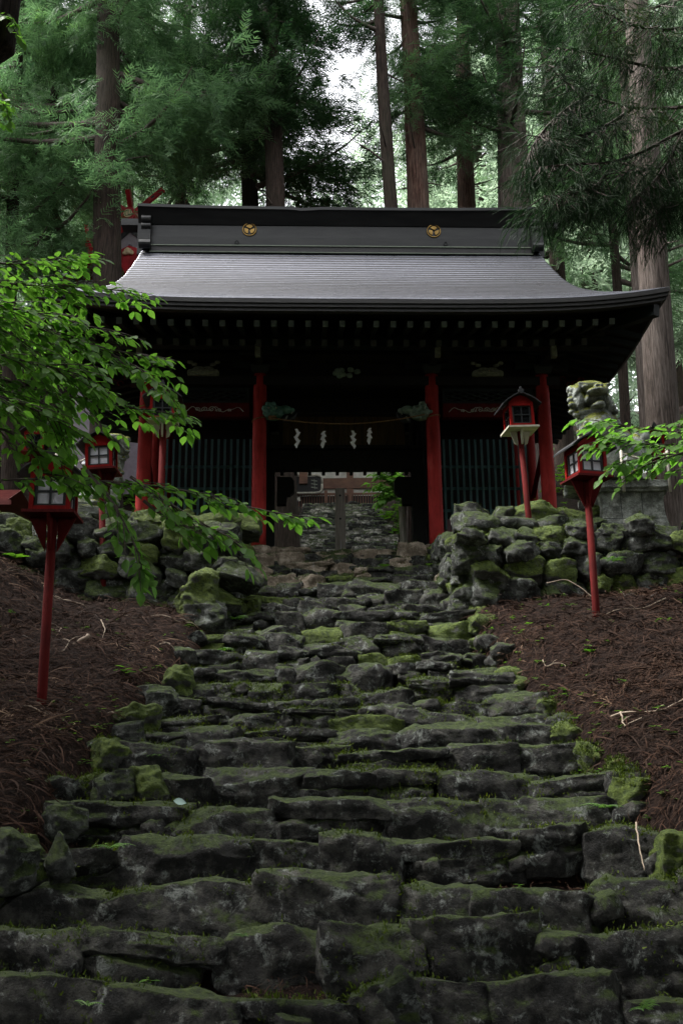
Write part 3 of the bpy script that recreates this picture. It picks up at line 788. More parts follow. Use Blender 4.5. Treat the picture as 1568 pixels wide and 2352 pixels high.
for e in (-1, 1):   # little ring hooks on the ridge base
    m = MB(); a = np.linspace(0, 2*PI, 17); cx = e*1.95+(-.1 if e < 0 else .08)
    m.tube([(cx+.035*math.cos(t), RC-.29, 6.3+.035*math.sin(t)) for t in a], .008, 6); m.box((cx, RC-.275, 6.3), (.02, .02, .07))
    m.build('roof_hook', M['ridge'], roof)
# middle wall, doorway
DW = 1.3
o = beam_part('lintel', M['darkwood'], ((0, DW, 1.93), (2.9, .22, .36)), ((0, DW-.05, 2.16), (2.9, .3, .06)), ((0, DW-.13, 3.0), (2.9, .1, .34)))
m = MB()
for i in range(10): m.box((-1.16+i*.258, DW-.02, 1.71), (.06, .16, .08))
part(m, 'lintel_pegs', M['darkwood'], gate)
for sgn, xo in ((-1, -1.36), (1, 1.32)):
    beam_part('door_jamb', M['darkwood'], ((xo+sgn*.04, DW, .9), (.22, .26, 1.86)))
for sgn in (-1, 1):
    m = MB(); xo = sgn*1.12
    poly = [(sgn*1.25, 1.60), (sgn*.98, 1.60), (sgn*.93, 1.52), (sgn*.93, 1.33), (sgn*1.0, 1.26), (sgn*1.06, 1.26), (sgn*1.08, 1.08), (sgn*1.25, 1.08)]
    if sgn < 0: poly = poly[::-1]
    m.prism(poly, .2, c=(0, DW, 0)); part(m, 'stepped_corbel', M['darkwood'], gate)
m = MB()
for i in range(14): m.box((-1.06+i*.163, DW-.16, 2.47+.0*i), (.158, .03, .56))
part(m, 'plank_panel', M['panelwood'], gate)
m = MB(); m.box((0, DW-.15, 2.78), (2.5, .08, .06)); m.box((0, DW-.15, 2.16), (2.5, .08, .05)); m.box((-1.18, DW-.15, 2.47), (.06, .08, .57)); m.box((1.25, DW-.15, 2.47), (.06, .08, .57))
for sgn in (-1, 1):
    for q in range(3): 
        a = np.linspace(0, PI, 9); m.tube([(sgn*(.35+.33*q)+.09*math.cos(t), DW-.2, 2.04-.02*math.sin(t)) for t in a], .008, 5)
part(m, 'panel_frame', M['darkwood'], gate)
for x_ in (-1.52, 1.52): beam_part('side_panel', M['darkwood'], ((x_, .72, 1.5), (.05, .9, 3.0)))
for x_ in (-2.5, 2.5): beam_part('rear_wall', M['darkwood'], ((x_, 2.55, 1.5), (1.7, .06, 3)))
for x_ in (-1.52, 1.52): beam_part('passage_wall', M['darkwood'], ((x_, 1.95, 1.5), (.05, 1.2, 3.0)))
m = MB()
for i in range(10): m.box((1.02+.014*math.sin(i), DW-.25, 0.0+.095*(i+.5)), (.13-.004*i, .05, .096))
m = MB(); m.tube([(1.06, DW-.25, -.05), (1.05, DW-.25, .5), (1.03, DW-.25, .98)], [.075, .07, .06], 6)
part(m, 'weathered_door_post', M['greywood'], gate, label='weathered grey plank post at the right of the gate opening')
for sgn in (-1, 1):
    m = MB(); y0 = 1.12
    for i in range(15):
        x = sgn*(1.74+i*.118); m.box((x, y0, 1.15), (.042, .04, 2.3))
    for zc in (1.78, 1.36, .94, .5): m.box((sgn*2.55, y0+.045, zc), (1.72, .03, .05))
    part(m, 'bar_lattice', M['teal'], gate)
    m = MB()
    for i in range(10): m.box((sgn*(1.78+i*.172), -.02+.3, .2), (.06, .03, .72))
    m.box((sgn*2.55, .335, .36), (1.7, .03, .05)); m.box((sgn*2.55, .335, .08), (1.7, .03, .05))
    part(m, 'picket_rail', M['purplewood'], gate)
    m = MB(); m.beam((sgn*3.5, .15, 1.9), (sgn*3.5, 1.15, 1.2), .06, .1); part(m, 'diagonal_brace', M['darkred'], gate)
# carved lion heads: blobs fused
def fused(ells, voxel, name, mat, parent, smooth_it=2):
    m = MB(); V0, F0 = CT[6]; S = V0/np.linalg.norm(V0, axis=1)[:, None]
    for e in ells:
        c, rr_ = np.array(e[:3]), np.array(e[3:6]); V = S*rr_
        if len(e) > 6: V = V@np.array(Matrix.Rotation(e[6], 3, 'Y')).T
        if len(e) > 7: V = V@np.array(Matrix.Rotation(e[7], 3, 'X')).T
        m.add(V+c, F0)
    o = m.build(name, mat, parent, True)
    md = o.modifiers.new('r', 'REMESH'); md.mode = 'VOXEL'; md.voxel_size = voxel; md.use_smooth_shade = True
    if smooth_it:
        s = o.modifiers.new('s', 'SMOOTH'); s.factor = .5; s.iterations = smooth_it
    dg = bpy.context.evaluated_depsgraph_get(); me = D.meshes.new_from_object(o.evaluated_get(dg)); o.modifiers.clear(); o.data = me
    if not me.materials: me.materials.append(mat)
    return o
for sgn in (-1, 1):
    rr = np.random.default_rng(3+sgn); E = []
    x0 = sgn*1.30
    E.append((x0, -.02, 2.42, .2, .13, .15))
    for q in range(26):
        a = rr.uniform(0, 6.28); b = rr.uniform(.3, 1); E.append((x0-sgn*(-.02)+.17*b*math.cos(a), -.10-.05*(1-b), 2.44+.14*b*math.sin(a), .036, .045, .036))
    E += [(x0-sgn*.22, -.03, 2.47, .12, .09, .08), (x0-sgn*.34, -.03, 2.46, .06, .06, .045)]
    lh = fused(E, .011, 'lion_head_carving', M['tealcarve'] if sgn < 0 else M['greycarve'], gate, 1)
    m = MB()
    m.tube([(x0-sgn*.2, -.04, 2.3), (x0-sgn*.3, -.05, 2.27), (x0-sgn*.37, -.05, 2.33), (x0-sgn*.42, -.05, 2.42)], [.07, .06, .045, .02], 8)
    m.build('jaw', M['lampblack'], lh, True)
    m = MB(); m.tube([(x0-sgn*.22, -.12, 2.24), (x0-sgn*.25, -.13, 2.29), (x0-sgn*.27, -.13, 2.33)], [.012, .02, .006], 6); m.tube([(x0-sgn*.33, -.11, 2.36), (x0-sgn*.36, -.12, 2.41)], [.012, .005], 6)
    for ex in (.06, -.07): m.add((CT[4][0]/np.linalg.norm(CT[4][0], axis=1)[:, None])*.018+np.array([x0+sgn*ex, -.165, 2.46]), CT[4][1])
    m.build('tusk', M['palecarve'], lh, True)

# ------------------------------------------------------------------ rope and streamers
def gl(p): # gate local -> world
    return Matrix.Translation(GO) @ Matrix.Rotation(GYAW, 4, 'Z') @ Vector(p)
pa, pb = Vector((-1.36, -.2, 2.27)), Vector((1.36, -.2, 2.33))
def rope_pt(t):
    p = pa.lerp(pb, t); p.z -= .62*t*(1-t)*1.0*(.55) + .06*math.sin(PI*t); return p
m = MB(); pts = [gl(rope_pt(t)) for t in np.linspace(0, 1, 40)]; m.tube(pts, .009, 6)
for s0 in (0, PI): m.tube([gl(rope_pt(t)+Vector((0, .007*math.cos(t*260+s0), .007*math.sin(t*260+s0)))) for t in np.linspace(0, 1, 500)], .0055, 4)
a = np.linspace(0, 2*PI, 25)
for xc, zc in ((-1.52, 2.29), (1.52, 2.34)): m.tube([gl((xc+.134*math.cos(t), .134*math.sin(t), zc+.03*math.cos(t*1.0))) for t in a], .011, 6)
for q in range(5): m.tube([gl((-1.33+.02*q+.03*math.cos(t), -.2+.02*math.sin(t*2), 2.265+.03*math.sin(t))) for t in a], .008, 5)
o = m.build('straw_rope', M['rope'], None, True, loc=gl((-1.5, -.2, 2.2))); tag(o, 'thin straw rope strung between the two central red pillars', 'rope')
def streamer(px, py, label, seg, tw, L=.40):
    p = at(px, py, 16.42); r = np.random.default_rng(int(px)); m = MB()
    w = .072; z = 0.0; x = 0.0; prev = None
    v = []; hs = L/seg; dx = tw
    # each fold: a slanted parallelogram strip, alternating side and depth
    for i in range(seg):
        s = 1 if i % 2 == 0 else -1
        x0 = x; x1 = x+s*dx; y0 = .0+.012*(i % 2); y1 = y0+.014*s
        k = w*(.55+.45*(i > 0)); 
        if i == 0: q = [(x0-w*.32, y0, z), (x0+w*.32, y0, z), (x1+w*.4, y1, z-hs), (x1-w*.4, y1, z-hs)]
        else:
            q = [(x0-w*.5*(s > 0)-w*.15, y0, z+.012), (x0+w*.5*(s < 0)+w*.15, y0, z+.012), (x1+w*.5, y1, z-hs*.95), (x1-w*.5, y1, z-hs*.95)]
        b = len(v); v += q
        m.add(np.array(q)+np.array([0, -.001, 0]), [(0, 1, 2, 3)]); m.add(np.array(q)+np.array([0, .001, 0]), [(3, 2, 1, 0)])
        z -= hs*.9; x = x1
    q = [(x-w*.45, y1, z+.012), (x, y1-.01, z+.04), (x+w*.5, y1, z-.01), (x+w*.05, y1+.01, z-.062)]
    m.add(np.array(q), [(0, 1, 2, 3)]); m.add(np.array(q)+np.array([0, .002, 0]), [(3, 2, 1, 0)])
    o = m.build('paper_streamer', M['shide']); o.location = p; o.rotation_euler = (0, 0, r.uniform(-.35, .35))
    tag(o, label, 'paper streamer', 'zigzag paper streamers on the straw rope')
streamer(680, 985, 'white zigzag paper streamer ending in a diamond, leftmost on the gate rope', 4, .034, .33)
streamer(745, 990, 'white zigzag paper streamer in broad folds, second from left on the gate rope', 5, -.042, .28)
streamer(809, 989, 'narrow twisted white paper streamer, third from left on the gate rope', 5, .028, .30)
streamer(850, 983, 'white zigzag paper streamer tilted left, rightmost on the gate rope', 5, -.038, .26)

# ------------------------------------------------------------------ lanterns
def lantern(p, rz, hp, tilt, label, paper=True, whiteboard=False, s=1.0, glow=False):
    t = thing('lantern_post', label, 'lantern', p, rz, 'red wooden lanterns on posts')
    t.rotation_euler = (tilt[0], tilt[1], rz); t.scale = (s, s, s)
    m = MB(); m.tube([(0, 0, -.3), (0, 0, 0), (0, 0, hp)], [.043, .042, .039], 10); part(m, 'post', M['redpost'], t, True)
    bm_ = M['board'] if whiteboard else M['darkred']
    m = MB()
    for k in range(4):
        c, sn = math.cos(k*PI/2), math.sin(k*PI/2)
        R = np.array([[c, -sn, 0], [sn, c, 0], [0, 0, 1]])
        m.prism([(.05, hp-.0), (.05, hp-.30 if not whiteboard else hp-.2), (.09, hp-.22 if not whiteboard else hp-.18), (.2 if not whiteboard else .15, hp-.0)][::-1], .024, R)
    part(m, 'brackets', bm_ if whiteboard else M['redpost'], t)
    m = MB(); m.box((0, 0, hp+.014), (.44, .44, .026)); part(m, 'board', bm_, t)
    z0, z1 = hp+.03, hp+.37; w = .155
    m = MB()
    for sx in (-1, 1):
        for sy in (-1, 1): m.box((sx*w, sy*w, (z0+z1)/2), (.036, .036, z1-z0))
    for zc, hh in ((z0+.02, .04), (z1-.02, .04)):
        for sg in (-1, 1):
            m.box((0, sg*w, zc), (.27, .03, hh)); m.box((sg*w, 0, zc), (.03, .27, hh))
    for sg in (-1, 1):
        m.prism([(-.18, z1+.001), (.18, z1+.001), (.10, z1+.075), (0, z1+.115), (-.10, z1+.075)], .03, c=(0, sg*w, 0))
    part(m, 'lamp_frame', M['redlamp'], t)
    m = MB()
    for k in range(4):
        c, sn = math.cos(k*PI/2), math.sin(k*PI/2); R = np.array([[c, -sn, 0], [sn, c, 0], [0, 0, 1]])
        def bb(cc, ss): m.box(R@np.array(cc), ss, 0, R)
        zc = (z0+z1)/2
        bb((0, -w+.008, zc), (.018, .014, .26)); bb((0, -w+.009, zc), (.26, .013, .018))
        for a_ in (-.122, .122): bb((a_, -w+.009, zc), (.026, .016, .262))
        for a_ in (-.122, .122): bb((0, -w+.0085, zc+a_), (.222, .0155, .024))
    part(m, 'window_grid', M['lampblack'], t)
    m = MB()
    for k in range(4):
        c, sn = math.cos(k*PI/2), math.sin(k*PI/2); R = np.array([[c, -sn, 0], [sn, c, 0], [0, 0, 1]])
        m.box(R@np.array((0, -w+.022, (z0+z1)/2)), (.27, .006, .27), 0, R)
    part(m, 'window_pane', M['paper'] if paper else M['glassdark'], t)
    m = MB()
    for sg in (-1, 1):
        pts = [(0, z1+.15), (sg*.12, z1+.095), (sg*.20, z1+.045), (sg*.275, z1-.02)]
        for (a_, b_) in zip(pts[:-1], pts[1:]):
            v = [(a_[0], -.24, a_[1]), (b_[0], -.24, b_[1]), (b_[0], .24, b_[1]), (a_[0], .24, a_[1])]
            v += [(x, y, z-.018) for x, y, z in v]
            f = [(0, 1, 2, 3), (7, 6, 5, 4), (0, 4, 5, 1), (1, 5, 6, 2), (2, 6, 7, 3), (3, 7, 4, 0)]
            m.add(np.array(v), f if sg > 0 else [q[::-1] for q in f])
    rf = part(m, 'lamp_roof', M['rooftin'], t)
    m = MB(); m.tube([(0, -.25, z1+.155), (0, .25, z1+.155)], .02, 8); m.tube([(0, -.255, z1+.15), (0, -.225, z1+.15)], .038, 12); m.box((0, -.23, z1+.19), (.025, .03, .05))
    m.build('roof_ridge', M['rooftin'], rf)
    return t
def post_h(pb, pt):  # length from base pixel to top pixel at the same depth
    return (pt-pb).length
b = at(95, 1632, 8.4); tp = at(112, 1190, 8.4); lantern(b, math.radians(4), post_h(b, tp), (0, 0), 'red paper lantern on a post, nearest, at the far left behind leafy twigs')
b = at(238, 1390, 12.5); tp = at(229, 1088, 12.5); lantern(b, 0, post_h(b, tp), (0, -.06), 'red lantern with four white panes on a post, in front of the left stone wall', s=1.0)
b = at(366, 1225, 13.45); tp = at(373, 975, 13.45); lantern(b, math.radians(4), post_h(b, tp), (0, .0), 'red lantern with dark window on a white board, beside the left red pillar', paper=False, whiteboard=True)
b = at(1219, 1245, 13.3); tp = at(1193, 992, 13.3); lantern(b, math.radians(6), post_h(b, tp), (0, -.045), 'red lantern with dark window on a white board, standing on the right stone wall', paper=False, whiteboard=True)
b = at(1369, 1418, 10.9); tp = at(1354, 1105, 10.9); lantern(b, math.radians(15), post_h(b, tp), (0, -.0), 'red lantern with white paper panes on a post, before the stone pedestal')

# ------------------------------------------------------------------ guardian statues
def pedestal(p, label, w=.94, h=.9, dep=1.1):
    t = thing('stone_pedestal', label, 'pedestal', p)
    # flared body in two courses of blocks
    m = MB(); K = 14; V = []; per = []
    def half(z):  # concave flare: wide at foot, narrow waist, splayed under the cap
        u = z/(h-.16); return .40+.17*(1-u)**2.2+.03*u**4
    for i in range(K+1):
        z = (h-.16)*i/K; a = half(z); 
        for (sx, sy) in ((-1, -1), (0, -1), (1, -1), (1, 0), (1, 1), (0, 1), (-1, 1), (-1, 0)):
            V.append((sx*a*w/.94, sy*a*dep/.94, z))
    F = [(i*8+j, i*8+(j+1) % 8, (i+1)*8+(j+1) % 8, (i+1)*8+j) for i in range(K) for j in range(8)]
    m.add(np.array(V), F); part(m, 'body', M['pedestal'], t)
    m = MB(); zz = (h-.16)*.52
    a = half(zz); m.box((0, -a*dep/.94-.0, zz), (2*a*w/.94, .006, .007))
    for xx, z0, z1 in ((-.17, zz, h-.17), (.12, zz, h-.17), (0.0, .02, zz)):
        n_ = 6
        for i in range(n_):
            za, zb = z0+(z1-z0)*i/n_, z0+(z1-z0)*(i+1)/n_
            m.beam((xx, -half(za)*dep/.94-.001, za), (xx, -half(zb)*dep/.94-.001, zb), .007, .006)
    part(m, 'joint_lines', M['lampblack'], t)
    V, F = CT[13]; P = V.copy(); P[:, 2] = np.where(P[:, 2] < 0, P[:, 2], P[:, 2]); k = .5+.0*P[:, 2]
    P = P*np.array([w/2+.03, dep/2+.05, .075])*(np.where(V[:, 2:3] < -.5, .93, 1.0)); P[:, 2] = V[:, 2]*.075
    P += .004*np.sin(P[:, [1, 2, 0]]*31+1)
    m = MB(); m.add(P+np.array([0, 0, h-.08]), F); part(m, 'cap_slab', M['pedestal'], t)
    return t
def lion(p, sgn, label, s=1.0):
    E = [(0, .05, 1.05, .19, .17, .17), (-.01, -.05, 1.17, .20, .15, .07), (-.16, -.06, 1.12, .05, .1, .1, .3), (.0, .1, 1.1, .2, .16, .15),
         (.055, -.2, 1.065, .13, .12, .045), (.05, -.25, 1.115, .055, .05, .035), (-.065, -.14, .99, .028, .06, .05), (.175, -.13, .99, .028, .06, .05), (.02, -.285, 1.11, .022, .03, .022), (.08, -.285, 1.11, .022, .03, .022),
         (.06, -.15, .90, .085, .10, .035), (.065, -.225, .905, .055, .045, .04),
         (-.085, -.16, 1.14, .04, .04, .028), (.16, -.14, 1.13, .04, .04, .028), (-.09, -.13, 1.18, .08, .06, .025, .25), (.17, -.11, 1.17, .07, .05, .025, -.25),
         (-.13, -.05, 1.0, .07, .1, .13), (.2, -.03, .98, .05, .1, .12), (0, -.02, .86, .17, .12, .07), (-.21, .02, 1.17, .05, .09, .05),
         (.05, .06, .80, .22, .2, .2), (.07, -.02, .66, .22, .19, .22), (.15, .12, .70, .24, .24, .2), (.02, .0, .52, .2, .17, .2),
         (.33, .25, .58, .24, .24, .2, .5), (.47, .33, .38, .24, .26, .28), (.4, .18, .22, .2, .22, .2),
         (-.08, -.08, .36, .085, .09, .26), (.2, -.1, .36, .085, .09, .26), (-.08, -.17, .075, .10, .15, .06), (.2, -.19, .075, .10, .15, .06),
         (.45, .02, .08, .11, .2, .06), (.70, .45, .5, .1, .09, .26, -.3), (.76, .47, .72, .08, .07, .12), (.68, .48, .75, .06, .06, .1)]
    for q, (x, z) in enumerate([(-.215, 1.09), (-.235, 1.02), (-.23, .95), (-.22, .88), (-.18, .83), (-.17, 1.0), (-.17, .92), (-.13, .86), (-.2, 1.14)]):
        E.append((x, -.02-.02*(q % 3), z, .042, .05, .036))
    for q, (x, z) in enumerate([(.2, 1.12), (.225, 1.05), (.25, .99), (.27, .93), (.3, .88), (.23, .9)]):
        E.append((x, .0-.02*(q % 2), z, .04, .05, .034))
    for q in range(12):  # chest / shoulder curls
        a = q*2.4; E.append((-.12+.07*math.cos(a)*(q/12+.3), -.14, .52+.16*math.sin(a)*(q/12+.2), .034, .04, .034))
    for q in range(14): E.append((.05+.3*q/14, -.12+.03*q/1.5, .83-.018*q, .03, .035, .05))
    E = [(e[0]*sgn,)+tuple(e[1:6])+((e[6]*sgn,) if len(e) > 6 else ()) for e in E]
    t = thing('guardian_lion', label, 'statue', p); t.scale = (s, s, s)
    fused(E, .009, 'lion_body', M['statue'], t, 1)
    m = MB(); V, F = rock(1.15, .95, .1, np.random.default_rng(9), 9, .9, 2); m.add(V+np.array([.3*sgn, .18, .02]), F); part(m, 'plinth', M['statue'], t, True)
    return t
pp = at(1452, 1103, 13.2); HP = .93
ped = pedestal(Vector((pp.x, pp.y+.55, pp.z-HP)), 'flared grey block pedestal with mossy foot carrying the right lion statue', .94, HP, 1.1)
hd = at(1357, 925, 13.35)
lion(Vector((hd.x, 13.45, pp.z+.03)), 1, 'weathered stone lion statue with mossy head, open mouth and curled mane, on the right pedestal', 1.2)
pp = at(170, 1165, 13.6)
pedestal(Vector((pp.x, pp.y+.55, pp.z-HP)), 'flared grey block pedestal half hidden by leaves at left', .94, HP, 1.1)
lion(Vector((pp.x+.45, 13.9, pp.z+.01)), -1, 'mossy stone lion statue seen through leaves at left', .93)
# rope fences of streamers in front of statues
def streamer_rope(p0, p1, label, slabels, parentless=True):
    m = MB(); pts = [p0.lerp(p1, t)-Vector((0, 0, .08*math.sin(PI*t))) for t in np.linspace(0, 1, 12)]; m.tube(pts, .012, 6)
    for e in (p0, p1): m.tube([e+Vector((0, 0, .05)), e-Vector((0, 0, .55))], .02, 8)
    o = m.build('rope_stand', M['greywood'], None, True, loc=p0); tag(o, label, 'rope')
    for i, (t, lb) in enumerate(slabels):
        q = p0.lerp(p1, t)-Vector((0, 0, .08*math.sin(PI*t)+.01)); m = MB(); x = 0; z = 0
        for k in range(4):
            s = 1 if k % 2 else -1
            a_ = [(x-.03, 0, z), (x+.03, 0, z), (x+.03+s*.03, .02*s, z-.07), (x-.03+s*.03, .02*s, z-.07)]
            m.add(np.array(a_), [(0, 1, 2, 3)]); m.add(np.array(a_)+np.array([0, .002, 0]), [(3, 2, 1, 0)]); x += s*.03; z -= .065
        so = m.build('paper_streamer', M['shide']); so.location = q; tag(so, lb, 'paper streamer', 'paper streamers before the lion statues')
streamer_rope(at(130, 1050, 13.3), at(205, 1050, 13.3), 'short rope with streamers before the left lion statue', [(.15, 'white streamer farthest left, before the left lion statue'), (.6, 'middle white streamer before the left lion statue'), (.92, 'white streamer beside the four paned lantern at left')])
streamer_rope(at(1425, 1040, 12.95), at(1530, 1040, 12.95), 'short rope with streamers before the right lion statue', [(.1, 'white streamer just right of the right lantern panes'), (.5, 'white streamer behind leaves under the right lion statue')])

# ------------------------------------------------------------------ temple hall at top of upper stair
th = thing('temple_hall', 'white walled hall with brown beams at the top of the upper stairway', 'hall', (0, 38, 9.1))
m = MB(); m.box((0, 3, 2.3), (14, 5.8, 4.6)); part(m, 'wall', M['plaster'], th)
m = MB()
for x in (-6.9, -3.7, -1.9, .35, 2.1, 3.9, 6.9): m.box((x, .06, 2.0), (.26, .12, 4.4))
for z, hh in ((.25, .3), (1.55, .42), (2.32, .12), (3.4, .3)):
    m.box((0, .04, z), (14.1, .1, hh))
part(m, 'timber_frame', M['brownwood'], th)
m = MB()
for z in (.15, 1.02): m.box((0, -.32, z), (9, .07, .08))
for i in range(90): m.box((-4.45+i*.1, -.32, .58), (.035, .03, .85))
for x in (-4.5, -2.6, -.6, .35, 2.3, 4.5): m.box((x, -.33, .62), (.12, .1, 1.1))
part(m, 'railing', M['brownwood'], th)
m = MB(); m.box((0, -.1, .55), (13.8, .05, .9)); part(m, 'door_shadow_wall', M['darkwood'], th)
m = MB()
for sg in (-1, 1):
    m.add(np.array([(-8.5, 3+sg*3.9, 4.3), (8.5, 3+sg*3.9, 4.3), (8.5, 3, 7.6), (-8.5, 3, 7.6)]), [(0, 1, 2, 3) if sg < 0 else (3, 2, 1, 0)])
    m.add(np.array([(-8.5, 3+sg*3.9, 4.15), (8.5, 3+sg*3.9, 4.15), (8.5, 3, 7.4), (-8.5, 3, 7.4)]), [(3, 2, 1, 0) if sg < 0 else (0, 1, 2, 3)])
part(m, 'roof', M['ridge'], th)
sg_ = thing('hanging_signboard', 'dark rounded signboard hanging on the hall front, upper left of the gate opening', 'signboard', at(697, 1113, 37.4))
m = MB(); m.box((0, 0, 0), (1.35, .08, .62)); part(m, 'board', M['darkwood'], sg_)
m = MB(); a = np.linspace(0, 2*PI, 41); se = lambda c: math.copysign(abs(c)**.35, c)
m.tube([(.72*se(math.cos(t)), -.05, .36*se(math.sin(t))) for t in a], .045, 8); part(m, 'rim', M['greywood'], sg_, True)
m = MB(); m.box((0, -.06, .25), (.32, .2, .5)); m.box((0, -.05, .55), (.2, .15, .3)); part(m, 'hanger', M['brownwood'], sg_)
m = MB()
for cx in (-.42, .42):
    for q in range(3): m.beam((cx-.12, -.046, .16-q*.14), (cx+.12, -.046, .12-q*.14), .02, .035)
    m.beam((cx, -.047, .2), (cx+.02, -.047, -.2), .02, .035)
part(m, 'lettering', M['palecarve'], sg_)

# wooden marker post just behind the gate
p = at(782, 1262, 21.6)
zb = float(H(p.x, 21.6)); tp = at(783, 1122, 21.6)
t = thing('marker_post', 'tall pale grey wooden marker post standing in the middle behind the gate', 'post', (p.x, 21.6, zb))
hh = tp.z-zb
m = MB(); z = 0; 
segs = [0, .44, .80, 1.0]
for i in range(3): m.box((0, 0, hh*(segs[i]+segs[i+1])/2), (.25-.02*i, .1, hh*(segs[i+1]-segs[i])-.008))
part(m, 'post', M['greywood'], t)
m = MB()
for f in (.27, .72, .93): m.tube([(0, -.056, hh*f), (0, -.04, hh*f)], .025, 10)
part(m, 'nail_holes', M['lampblack'], t)
m = MB(); m.prism([(-.01, hh*.35), (.018, hh*.35), (.014, hh*.5), (.004, hh*.54)], .006, c=(0, -.054, 0)); part(m, 'white_strip', M['shide'], t)
# small wooden signs on the banks
def sign(px, py, Yd, w, h, hp, label, rot=0):
    p = at(px, py, Yd); zg = float(H(p.x, Yd)); t = thing('wooden_sign', label, 'sign', (p.x, Yd, p.z-h/2-.02))
    m = MB(); m.tube([(0, .03, -max(.3, p.z-zg)), (0, .03, h/2)], .03, 6); part(m, 'stake', M['stick'], t)
    m = MB(); m.box((0, 0, h/2), (w, .025, h), 0, np.array(Matrix.Rotation(rot, 3, 'Y'))); part(m, 'board', M['greywood'], t)
    m = MB()
    for q in range(6): m.box((-w*.36+q*w*.145, -.016, h/2), (.03, .004, h*.42), 0, np.array(Matrix.Rotation(rot+.2*(q % 2), 3, 'Y')))
    part(m, 'lettering', M['lampblack'], t)
sign(657, 1200, 24.5, .62, .13, .4, 'small low wooden sign with dark marks on the left bank behind the gate')
sign(668, 1150, 30, .6, .12, .5, 'slanted name board at the top left of the upper stairway', -.25)

# ------------------------------------------------------------------ maroon shrine, upper left
sp = at(297, 503, 26.0)
zg = float(H(sp.x, 27.5)); hgt = sp.z-zg
S = thing('shrine_hall', 'maroon shrine with crossed finials and cream carvings behind the big trunk at left', 'shrine', (sp.x, 26.0, zg), math.radians(-8))
A = hgt
m = MB(); m.box((0, 3.4, A/2-1.0), (2.9, 4.6, A-2.0)); part(m, 'wall', M['shrine_dark'], S)
m = MB()
for x in (-1.45, -.5, .5, 1.45): m.box((x, 1.06, A/2-1.1), (.16, .16, A-2.3))
for z in (A-2.35, A-3.0, A-4.2): m.box((0, 1.04, z), (3.2, .14, .16))
part(m, 'frame', M['shrine_red'], S)
m = MB()
for sg in (-1, 1):
    for y0, w, off, mi in ((0.0, .14, 0, 0), (.06, .16, -.14, 1), (.12, .34, -.28, 2), (.18, .10, -.64, 3)):
        x1 = 2.5; z1 = -2.35
        v = [(0, y0, A+off), (sg*x1, y0, A+off+z1), (sg*x1, y0, A+off-w+z1), (0, y0, A+off-w*1.35)]
        v += [(a_, b_+.07, c_) for a_, b_, c_ in v]
        f = [(0, 3, 2, 1), (4, 5, 6, 7), (0, 1, 5, 4), (2, 3, 7, 6), (1, 2, 6, 5)]
        m.add(np.array(v), f if sg > 0 else [q[::-1] for q in f], mi)
part(m, 'bargeboard', [M['shrine_red'], M['lampblack'], M['shrine_dark'], M['bluegrey']], S)
m = MB(); m.add(np.array([(-1.9, .5, A-2.5), (1.9, .5, A-2.5), (0, .5, A-.75)]), [(0, 1, 2)]); part(m, 'gable_panel', M['darkwood'], S)
m = MB()
for sg in (-1, 1):
    v = [(0, 0, A+.02), (sg*2.6, 0, A-2.42), (sg*2.6, 5.5, A-2.42), (0, 5.5, A+.02)]
    m.add(np.array(v), [(0, 1, 2, 3) if sg > 0 else (3, 2, 1, 0)])
    for q in range(9):
        f0 = (q+.5)/9; m.beam((sg*2.6*f0, 0, A-2.42*f0+.04), (sg*2.6*f0, 5.5, A-2.42*f0+.04), .06, .07)
part(m, 'roof', M['shrine_red'], S)
m = MB(); m.prism([(-.34, A-.95), (0, A-.8), (.34, A-.95), (.5, A-1.25), (.36, A-1.5), (.16, A-1.62), (-.16, A-1.62), (-.36, A-1.5), (-.5, A-1.25)][::-1], .07, c=(0, .12, 0))
m.tube([(-.18, .08, A-1.66), (-.18, .16, A-1.66)], .13, 12); m.tube([(.18, .08, A-1.66), (.18, .16, A-1.66)], .13, 12)
gp = part(m, 'gable_pendant', M['shrine_red'], S)
m = MB()
for (x, z, s) in ((0, A-1.0, .12), (.09, A-1.05, .08), (-.09, A-1.05, .08), (.55, A-1.35, .14), (.72, A-1.5, .11), (-.55, A-1.35, .14), (-.72, A-1.5, .11), (.5, A-1.55, .09), (-.5, A-1.55, .09)):
    V, F = rock(s*1.7, .1, s*1.5, np.random.default_rng(int(abs(x)*100)+3), 6, .1, 2); m.add(V+np.array([x, .05, z]), F)
m.prism([(-.2, A-1.72), (.2, A-1.72), (.14, A-1.98), (0, A-2.12), (-.14, A-1.98)][::-1], .07, c=(0, .08, 0))
m.build('cream_carving', M['cream'], gp, True)
m = MB()
for sg in (-1, 1):
    for y0 in (.1,):
        m.beam((sg*-.12, y0+.03*sg, A+.1), (sg*.95, y0+.03*sg, A+.95), .07, .15)
        for q in (.45, .72): m.box((sg*(-.12+1.07*q), y0-.03+.03*sg, A+.1+.85*q), (.12, .03, .05), 1, np.array(Matrix.Rotation(-sg*.67, 3, 'Y')))
m.beam((0, -.2, A+.85), (0, .25, A+.2), .13, .15); m.tube([(0, -.1, A+.12), (0, .3, A+.12)], .22, 14)
m.beam((0, 0, A+.18), (0, 5.5, A+.18), .3, .3)
part(m, 'crossed_finial', [M['shrine_red'], M['lampblack']], S)
m = MB(); m.tube([(0, -.13, A+.12), (0, -.09, A+.12)], .13, 14); part(m, 'finial_boss', M['cream'], S)
